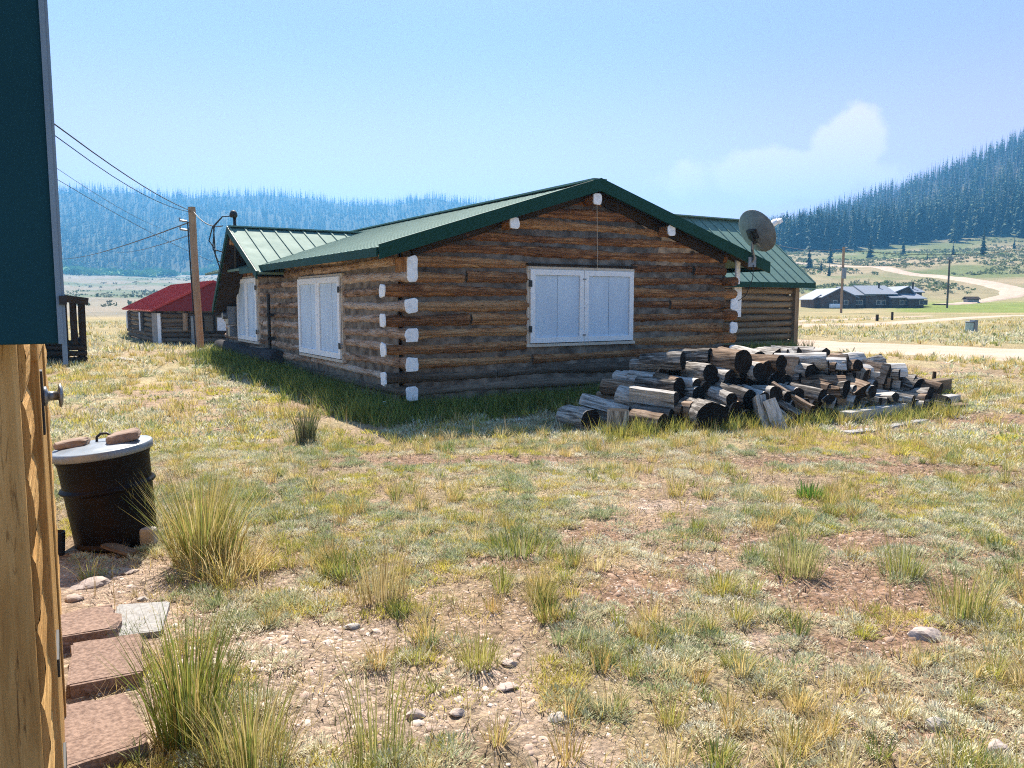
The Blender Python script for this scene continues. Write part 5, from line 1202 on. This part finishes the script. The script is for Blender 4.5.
# straw rim just outside the shade
# gravel fragments by the path
def frags(n, px_boxes, smin, smax):
    V_, cn_, F_, C_ = [], [], [], []; o = 0
    base = np.array([(-1,-1,0),(1,-.8,0),(.9,1,0),(-.8,.9,0),(-.7,-.6,1),(.7,-.6,.9),(.6,.7,1),(-.6,.6,.85)], float)
    fa_ = np.array([0,1,5,4, 1,2,6,5, 2,3,7,6, 3,0,4,7, 4,5,6,7])
    for (cx, cy, rx, ry, k_) in px_boxes:
        m_ = int(n * rx * ry / .16); qx = cx + rng.normal(0, .55, m_) * rx; qy = cy + rng.normal(0, .55, m_) * ry
        kk = ~excluded(qx, qy); qx, qy = qx[kk], qy[kk]; m_ = len(qx); s_ = smin + (smax - smin) * rng.random(m_) ** 3; z_ = H(qx, qy)
        an = rng.uniform(0, 6.28, m_); pts = base[None] * (1 + rng.uniform(-.3, .3, (m_, 8, 3))); pts = pts * s_[:, None, None] * np.array([1, .8, .42]); ca, sa = np.cos(an)[:, None], np.sin(an)[:, None]
        xx = pts[:, :, 0] * ca - pts[:, :, 1] * sa + qx[:, None]; yy = pts[:, :, 0] * sa + pts[:, :, 1] * ca + qy[:, None]; zz = pts[:, :, 2] + z_[:, None] - s_[:, None] * .1
        V_.append(np.stack([xx, yy, zz], -1).reshape(-1, 3)); F_.append((np.arange(m_)[:, None] * 8 + fa_[None] + o).ravel()); cn_.append(np.full(m_ * 5, 4)); o += m_ * 8
        cc_ = palette(m_, [(.52, .40, .32), (.44, .32, .25), (.58, .47, .39), (.34, .25, .20)] if k_ == 0 else [(.30, .19, .13), (.24, .15, .10), (.36, .24, .17)], [1, 1, 1, 1] if k_ == 0 else [1, 1, 1]); C_.append(np.repeat(cc_, 8, 0))
    return np.concatenate(V_), np.concatenate(cn_), np.concatenate(F_), np.concatenate(C_)
fm, t, b = newmat('stone chips'); a_ = N(t, 'ShaderNodeAttribute', attribute_name='tint'); tcn = N(t, 'ShaderNodeTexCoord')
t.links.new(mixc(t, 1.0, a_.outputs['Color'], ramp(t, noise(t, tcn.outputs['Object'], 60, 4, .6), [(.3, (.75, .75, .75)), (.7, (1.2, 1.2, 1.2))]), 'MULTIPLY'), b.inputs['Base Color']); b.inputs['Roughness'].default_value = .95
mm = frags(60, [b__ for b__ in bare if b__[4] == 0] + [(*P(300, 640), .9, .4, 0), (*P(400, 690), .7, .4, 0)], .004, .027)
m2 = [(0.0, 4.5, 3.2, 2.2, 0), (-1.2, 3.4, 1.6, 1.2, 0), (1.6, 4.2, 2.2, 1.6, 1), (0.5, 7.0, 5.0, 2.5, 1)]; mm = merge([mm, frags(230, m2, .003, .010)]); tag(bulk('gravel', mm[0], mm[1], mm[2], fm, mm[3]), kind='stuff')
mm = frags(120, [b__ for b__ in bare if b__[4] == 1], .006, .03); tag(bulk('soil_clods', mm[0], mm[1], mm[2], fm, mm[3]), kind='stuff')

# single clumps that stand out
def clump(px, py, nb, spread, l0, l1, wid, cols, wts, label, lean1=.55, name='grass_clump', droop=.25, cat='grass clump'):
    p_ = hit(px, py); n_ = nb; az_ = rng.uniform(0, 6.283, n_); rad_ = spread * np.sqrt(rng.random(n_)); X_2 = np.cos(az_) * rad_; Y_2 = np.sin(az_) * rad_
    root = np.stack([X_2, Y_2, H(X_2 + p_.x, Y_2 + p_.y) - p_.z - .01], 1); lean = rng.uniform(.03, lean1, n_) * (.3 + .7 * rad_ / spread); mm_ = blades(root, az_ + rng.uniform(-.4, .4, n_), lean, rng.uniform(l0, l1, n_), wid * rng.uniform(.7, 1.3, n_), np.clip(palette(n_, cols, wts, .25), 0, .8), droop)
    o = bulk(name, mm_[0], mm_[1], mm_[2], M['grass'], mm_[3]); o.location = p_; return tag(o, label, cat)
TALL = [(.46, .38, .13), (.36, .33, .10), (.20, .25, .06), (.56, .46, .22)]
clump(203, 562, 520, .17, .28, .66, .0065, TALL, [3, 3, 1.5, 1.2], 'big straw coloured grass clump right of the black drum', .55)
clump(225, 572, 260, .22, .15, .36, .006, STRAW, [2, 3, 1, 1], 'low dead skirt of pale straw round the right of the big clump', 1.2)
clump(190, 735, 330, .12, .25, .56, .0055, GREEN + [(.42, .33, .12)], [3, 3, 1, 2, 2], 'tall dark green grass clump beside the paving blocks', .42)
clump(250, 770, 240, .13, .18, .40, .005, TALL, [2, 2, 2, 2], 'yellowish grass clump at the bottom edge right of the dark green one', .5)
clump(382, 600, 150, .13, .16, .42, .005, [(.42, .32, .15), (.36, .30, .12), (.5, .42, .22)], [1, 1, 1], 'reddish straw stems standing in the dry yard left of centre', .4)
clump(346, 575, 190, .12, .08, .2, .006, GREEN, [2, 2, 2, 1], 'green leafy tuft left of the reddish straw stems', .8)
clump(375, 760, 60, .12, .25, .5, .0045, [(.36, .33, .12), (.25, .26, .08)], [1, 1], 'sparse tall green stalks at the bottom of the yard', .3)
clump(478, 665, 210, .085, .08, .19, .0042, [(.44, .40, .12), (.36, .36, .1), (.5, .44, .18)], [1, 1, 1], 'rounded yellow green tuft by the pebbly track', .8)
clump(540, 600, 180, .075, .07, .16, .0045, [(.36, .32, .10), (.44, .36, .14)], [1, 1], 'small brownish yellow tuft in the middle of the yard', .8)
clump(522, 552, 330, .22, .08, .19, .006, GREEN + [(.36, .37, .2)], [2, 2, 2, 1, 3], 'wide low grey green tuft in front of the cabin gable', .9)
clump(795, 572, 260, .15, .12, .30, .005, [(.40, .38, .16), (.30, .32, .10), (.48, .42, .2)], [1, 1, 1], 'tall fine green grey tuft left of the bare red soil', .55)
clump(722, 592, 160, .10, .06, .14, .005, YELL + GREEN[:2], [1, 1, 1, 2, 2], 'yellow and green cushion tuft left of the tall fine one', .9)
clump(902, 575, 200, .12, .10, .25, .005, GREEN[1:3] + SAGE[1:3], [1, 1, 1, 1], 'grey green tuft on the right of the bare red soil', .6)
clump(962, 615, 240, .14, .12, .27, .005, TALL, [1, 1, 1, 1], 'upright straw and green tuft near the right edge', .55)
clump(810, 497, 120, .10, .08, .18, .008, [(.10, .22, .04), (.16, .28, .05)], [1, 1], 'bright green weed standing out of the dry yard', .8, 'weed', cat='weed')
clump(306, 443, 160, .10, .22, .45, .012, [(.14, .13, .07), (.20, .20, .10), (.10, .12, .05)], [1, 1, 1], 'dark leafy weed stalk at the edge of the cabin shadow', .25, 'weed', cat='weed')
clump(447, 452, 90, .10, .06, .16, .008, [(.14, .22, .05), (.22, .28, .08)], [1, 1], 'small green weed at the edge of the shade before the gable', .8, 'weed', cat='weed')
clump(143, 540, 70, .07, .25, .50, .008, [(.22, .26, .09), (.34, .33, .15), (.5, .45, .3)], [1, 1, 1], 'thin flowering weed beside the right foot of the drum', .25, 'weed', cat='weed')

# ---------------------------------------------------------------- far shrubs on the slopes
def shrubs(n, fn, smin, smax, cols, wts, nl=26):
    x_, y_ = fn(n); m_ = len(x_); s_ = rng.uniform(smin, smax, m_); k_ = np.repeat(np.arange(m_), nl); N_ = m_ * nl
    d = rng.normal(size=(N_, 3)); d /= np.linalg.norm(d, axis=1)[:, None]; d[:, 2] = np.abs(d[:, 2]); rr = rng.uniform(.55, 1, N_)
    cx = np.stack([x_[k_], y_[k_], H(x_, y_)[k_]], 1) + d * (rr * s_[k_])[:, None] * np.array([1, 1, .75]); q_ = rng.normal(size=(N_, 2, 3)); sz = (s_[k_] * rng.uniform(.25, .5, N_))[:, None]
    a1 = q_[:, 0] / np.linalg.norm(q_[:, 0], axis=1)[:, None] * sz; a2 = q_[:, 1] / np.linalg.norm(q_[:, 1], axis=1)[:, None] * sz
    Vv = np.stack([cx - a1, cx + a2 * .8, cx + a1, cx - a2 * .8], 1).reshape(-1, 3); f = (np.arange(N_)[:, None] * 4 + np.arange(4)).ravel()
    return Vv, np.full(N_, 4), f, np.repeat(np.repeat(palette(m_, cols, wts, .2), nl, 0), 4, 0)
def polar(r0, r1, a0, a1, dens=None, pw=1.6):
    def fn(n):
        rr = (r0 ** pw + (r1 ** pw - r0 ** pw) * rng.random(n)) ** (1 / pw); aa = np.arctan(rng.uniform(a0, a1, n)); x_, y_ = rr * np.sin(aa), rr * np.cos(aa)
        if dens is not None: k = rng.random(n) < dens(x_, y_); x_, y_ = x_[k], y_[k]
        return x_, y_
    return fn
hr = np.array([tuple(hit(px, py)[:2]) for px, py in [(760, 262), (800, 263.5), (830, 265), (858, 267), (880, 269.5), (900, 272), (940, 277), (965, 280), (985, 283), (1011, 289.5), (1012, 295), (992, 300), (964, 303.5)]])
def offroad(x_, y_):
    d = np.full(len(x_), 1e9)
    for p0, p1 in zip(hr[:-1], hr[1:]):
        ab = p1 - p0; t_ = np.clip(((x_ - p0[0]) * ab[0] + (y_ - p0[1]) * ab[1]) / (ab @ ab), 0, 1); d = np.minimum(d, np.hypot(x_ - p0[0] - t_ * ab[0], y_ - p0[1] - t_ * ab[1]))
    return d > 7
parts = [shrubs(9000, polar(195, 470, .26, .8, lambda x_, y_: offroad(x_, y_) * sstep(.42, .58, fbm(x_ * .03, y_ * .03, 35))), .35, 1.05, [(.15, .19, .07), (.21, .23, .10), (.28, .28, .17), (.16, .22, .06)], [2, 2, 2, 1], 12),
         shrubs(3500, polar(110, 800, -.75, .1, lambda x_, y_: sstep(.45, .6, fbm(x_ * .02, y_ * .03, 31))), .5, 1.5, [(.18, .20, .12), (.24, .24, .16), (.13, .16, .08)], [1, 1, 1], 10)]
mm = merge(parts); tag(bulk('sagebrush', mm[0], mm[1], mm[2], M['needle'], mm[3]), kind='stuff')

# ---------------------------------------------------------------- conifers
def conifer_np(h_, rbase, tiers, per, seed, dead=False, col_=None):
    """tiered spruce from drooping branch blades plus a trunk; unit in metres, root at origin"""
    g_ = np.random.default_rng(seed); Vv, cn_, F_, C_ = [], [], [], []; o = 0
    def addp(v, f, c_):
        nonlocal o
        Vv.append(np.array(v)); F_.append(np.array(f) + o); cn_.append(len(f)); C_.append(np.repeat(np.array([c_]), len(v), 0)); o += len(v)
    tr = .018 * h_; tcol = (.10, .075, .055) if not dead else (.26, .235, .22)
    tv = [(math.cos(a_) * tr, math.sin(a_) * tr, -.5) for a_ in np.linspace(0, 6.283, 5)[:-1]] + [(0, 0, h_)]
    for i in range(4): addp([tv[i], tv[(i + 1) % 4], tv[4]], [0, 1, 2], tcol)
    nT = len(cn_)
    for k in range(tiers):
        f = k / (tiers - 1); z = h_ * (.08 + .88 * f); rr = rbase * (1 - f) ** .85 * g_.uniform(.75, 1.12) + .12
        for j in range(per):
            if dead and g_.random() < .45: continue
            a_ = g_.uniform(0, 6.283); L = rr * g_.uniform(.6, 1.15); dr = (.62 if not dead else .15) * L; wv2 = (.34 if not dead else .07) * L + (.12 if not dead else .03)
            c_, s_ = math.cos(a_), math.sin(a_); zz = z + g_.uniform(-.5, .5) * h_ / tiers
            addp([(0, 0, zz + .06 * h_ / 10), (c_ * L * .6 - s_ * wv2, s_ * L * .6 + c_ * wv2, zz - dr * .5), (c_ * L, s_ * L, zz - dr), (c_ * L * .6 + s_ * wv2, s_ * L * .6 - c_ * wv2, zz - dr * .5 - .1)], [0, 1, 2, 3], np.array(col_) * g_.uniform(.65, 1.35) if not dead else np.array((.20, .18, .175)) * g_.uniform(.6, 1.2))
    return np.concatenate(Vv), np.array(cn_), np.concatenate(F_), np.concatenate(C_), nT
CCOL = [(.045, .080, .040), (.065, .100, .046), (.036, .062, .038)]
protos = [conifer_np(1.0 * 14, 2.3 + .25 * (i % 3), 15, 12, 100 + i, False, CCOL[i % 3]) for i in range(6)]
deads = [conifer_np(14, 1.3, 11, 6, 200 + i, True, (.2, .2, .2)) for i in range(4)]
# near individuals: trunk and crown as parts
def split_parts(p):
    v, c_, f, q_, nT = p; nf = int(c_[:nT].sum()); nv = nT * 3
    return (v[:nv], c_[:nT], f[:nf], q_[:nv]), (v[nv:], c_[nT:], f[nf:] - nv, q_[nv:])
tree_mesh = []; whole_mesh = []
for p in protos + deads:
    A_, B_ = split_parts(p); oa = bulk('trunk', *A_[:3], M['needle'], A_[3]); ob = bulk('crown', *B_[:3], M['needle'], B_[3]); ow = bulk('conifer', *p[:3], M['needle'], p[3])
    tree_mesh.append((oa.data, ob.data)); whole_mesh.append(ow.data)
    for o in (oa, ob, ow): bpy.data.objects.remove(o)
def tree(p_, i, s_, label, group=None, name='spruce_tree'):
    e_ = empty(name, p_, random.uniform(0, 6.28), label, 'tree', group); e_.scale = (s_ * random.uniform(.9, 1.15), s_ * random.uniform(.9, 1.15), s_)
    for nm, me in zip(('trunk', 'crown'), tree_mesh[i]): o = bpy.data.objects.new(nm, me); col.objects.link(o); o.parent = e_
for (px, py, hpx, lb_) in ((809, 268.5, 24, 'tall dark spruce standing alone below the road, nearest the green roof'), (830, 263, 26, 'dark spruce above the road right of the lone tall one'), (821, 271, 11, 'small young spruce in the green hollow, left of two'), (829, 276, 13, 'small young spruce in the green hollow, right of two'),
        (870, 258, 24, 'dense dark spruce in front of the forest edge above the lodge'), (903, 256, 20, 'dark spruce at the forest edge right of the dense one'), (983, 256, 30, 'big dark spruce jutting from the forest edge on the far right'), (927, 260, 9, 'little spruce alone on the brushy slope above the road'), (953, 255, 13, 'short spruce in front of the forest left of the big jutting one'), (855, 250, 18, 'spruce at the forest edge left of the dense dark one'), (1014, 249, 12, 'short spruce by the right edge of the photo')):
    p_ = hit(px, py); tree(p_, random.randrange(6), hpx * p_.y / F / 14, lb_)
# forest on the right hill: the nearest 280 as single trees, the rest as one mass
def rt_d(x_, y_): r_ = np.hypot(x_, y_); return sstep(432, 470, r_ + (fbm(x_ * .02, y_ * .02, 51) - .5) * 120)
xr_, yr_ = polar(425, 960, .2, 1.1, rt_d, 2)(10600); rr_2 = np.hypot(xr_, yr_); od = np.argsort(rr_2); xr_, yr_, rr_2 = xr_[od], yr_[od], rr_2[od]; zr_2 = H(xr_, yr_)
inview = (xr_ / yr_ < .68) & (xr_ / yr_ > .33); first = np.where(inview)[0][:270]; fset = np.zeros(len(xr_), bool); fset[first] = True
for i in first:
    o = bpy.data.objects.new('spruce_tree', whole_mesh[random.randrange(6)]); col.objects.link(o); s_ = random.uniform(.85, 1.6); o.location = (xr_[i], yr_[i], zr_2[i]); o.scale = (s_ * 1.05, s_ * 1.05, s_); o.rotation_euler = (0, 0, random.uniform(0, 6.28))
    tag(o, 'dark spruce in the front ranks of the forest on the right hill', 'tree', 'spruces along the lower edge of the right hill forest')
def forest(x_, y_, z_, pool, deadpool, pdead, smin, smax):
    out_ = []; k_ = rng.random(len(x_)) < pdead; idx = rng.integers(0, len(pool), len(x_)); idd = rng.integers(0, len(deadpool), len(x_)); s_ = rng.uniform(smin, smax, len(x_)); an = rng.uniform(0, 6.283, len(x_)); tint_ = rng.uniform(.6, 1.6, len(x_))
    for grp, pl, ii in ((~k_, pool, idx), (k_, deadpool, idd)):
        for j, p in enumerate(pl):
            m_ = grp & (ii == j); c_ = np.where(m_)[0]; n_ = len(c_)
            if not n_: continue
            v = p[0]; ca, sa = np.cos(an[c_])[:, None], np.sin(an[c_])[:, None]; sx_ = s_[c_][:, None]
            xx = (v[None, :, 0] * ca - v[None, :, 1] * sa) * sx_ + x_[c_][:, None]; yy = (v[None, :, 0] * sa + v[None, :, 1] * ca) * sx_ + y_[c_][:, None]; zz = v[None, :, 2] * sx_ + z_[c_][:, None]
            out_.append((np.stack([xx, yy, zz], -1).reshape(-1, 3), np.tile(p[1], n_), (np.arange(n_)[:, None] * len(v) + p[2][None]).ravel(), (p[3][None] * tint_[c_][:, None, None]).reshape(-1, 3)))
    return merge(out_)
rest = ~fset
lowp = [conifer_np(14, 2.2, 10, 8, 300 + i, False, CCOL[i % 3]) for i in range(4)]; lowd = [conifer_np(15, 1.2, 8, 4, 400 + i, True) for i in range(3)]
upp = sstep(540, 700, rr_2[rest]) * .55 + .06
mm = forest(xr_[rest], yr_[rest], zr_2[rest], lowp, lowd, upp, .55, 1.45); tag(bulk('forest', mm[0], mm[1], mm[2], M['needle'], mm[3]), kind='stuff')
# hazy forest on the far left ridge
ld_ = lambda x_, y_: sstep(860, 930, np.hypot(x_, y_) + (fbm(x_ * .012, y_ * .012, 53) - .5) * 160)
xl_, yl_ = polar(850, 1640, -1.25, .3, ld_, 1.4)(19000); zl_ = H(xl_, yl_); tiny = [conifer_np(15, 2.6, 6, 5, 500 + i, False, (np.array(CCOL[i % 3]) * (1.1, 1.5, 1.3)[i % 3])) for i in range(4)]; tinyd = [conifer_np(18, 1.1, 5, 3, 600 + i, True) for i in range(3)]
rl_ = np.hypot(xl_, yl_); mm = forest(xl_, yl_, zl_, tiny, tinyd, .12 + .35 * sstep(1250, 1480, rl_), .7, 1.35); tag(bulk('forest', mm[0], mm[1], mm[2], M['needle'], mm[3]), kind='stuff')
mm = shrubs(1900, polar(790, 960, -.7, .0, lambda x_, y_: sstep(.42, .56, fbm(x_ * .01, y_ * .01, 57))), 4.0, 8.0, [(.11, .22, .07), (.15, .27, .09)], [1, 1], 24); tag(bulk('aspen_wood', mm[0], mm[1], mm[2], M['needle'], mm[3]), kind='stuff')

# ---------------------------------------------------------------- haze
hb = MB(); hb.box((-2600, -2600, -4), (2600, 2600, 330))
hm = bpy.data.materials.new('smoky air'); hm.use_nodes = True
t = hm.node_tree; t.nodes.clear(); o_ = t.nodes.new('ShaderNodeOutputMaterial'); pv = t.nodes.new('ShaderNodeVolumePrincipled')
pv.inputs['Color'].default_value = (.13, .49, 1.0, 1); pv.inputs['Density'].default_value = .00046; pv.inputs['Anisotropy'].default_value = 0.35
t.links.new(pv.outputs[0], o_.inputs['Volume'])
tag(hb.build('haze', hm), kind='stuff')
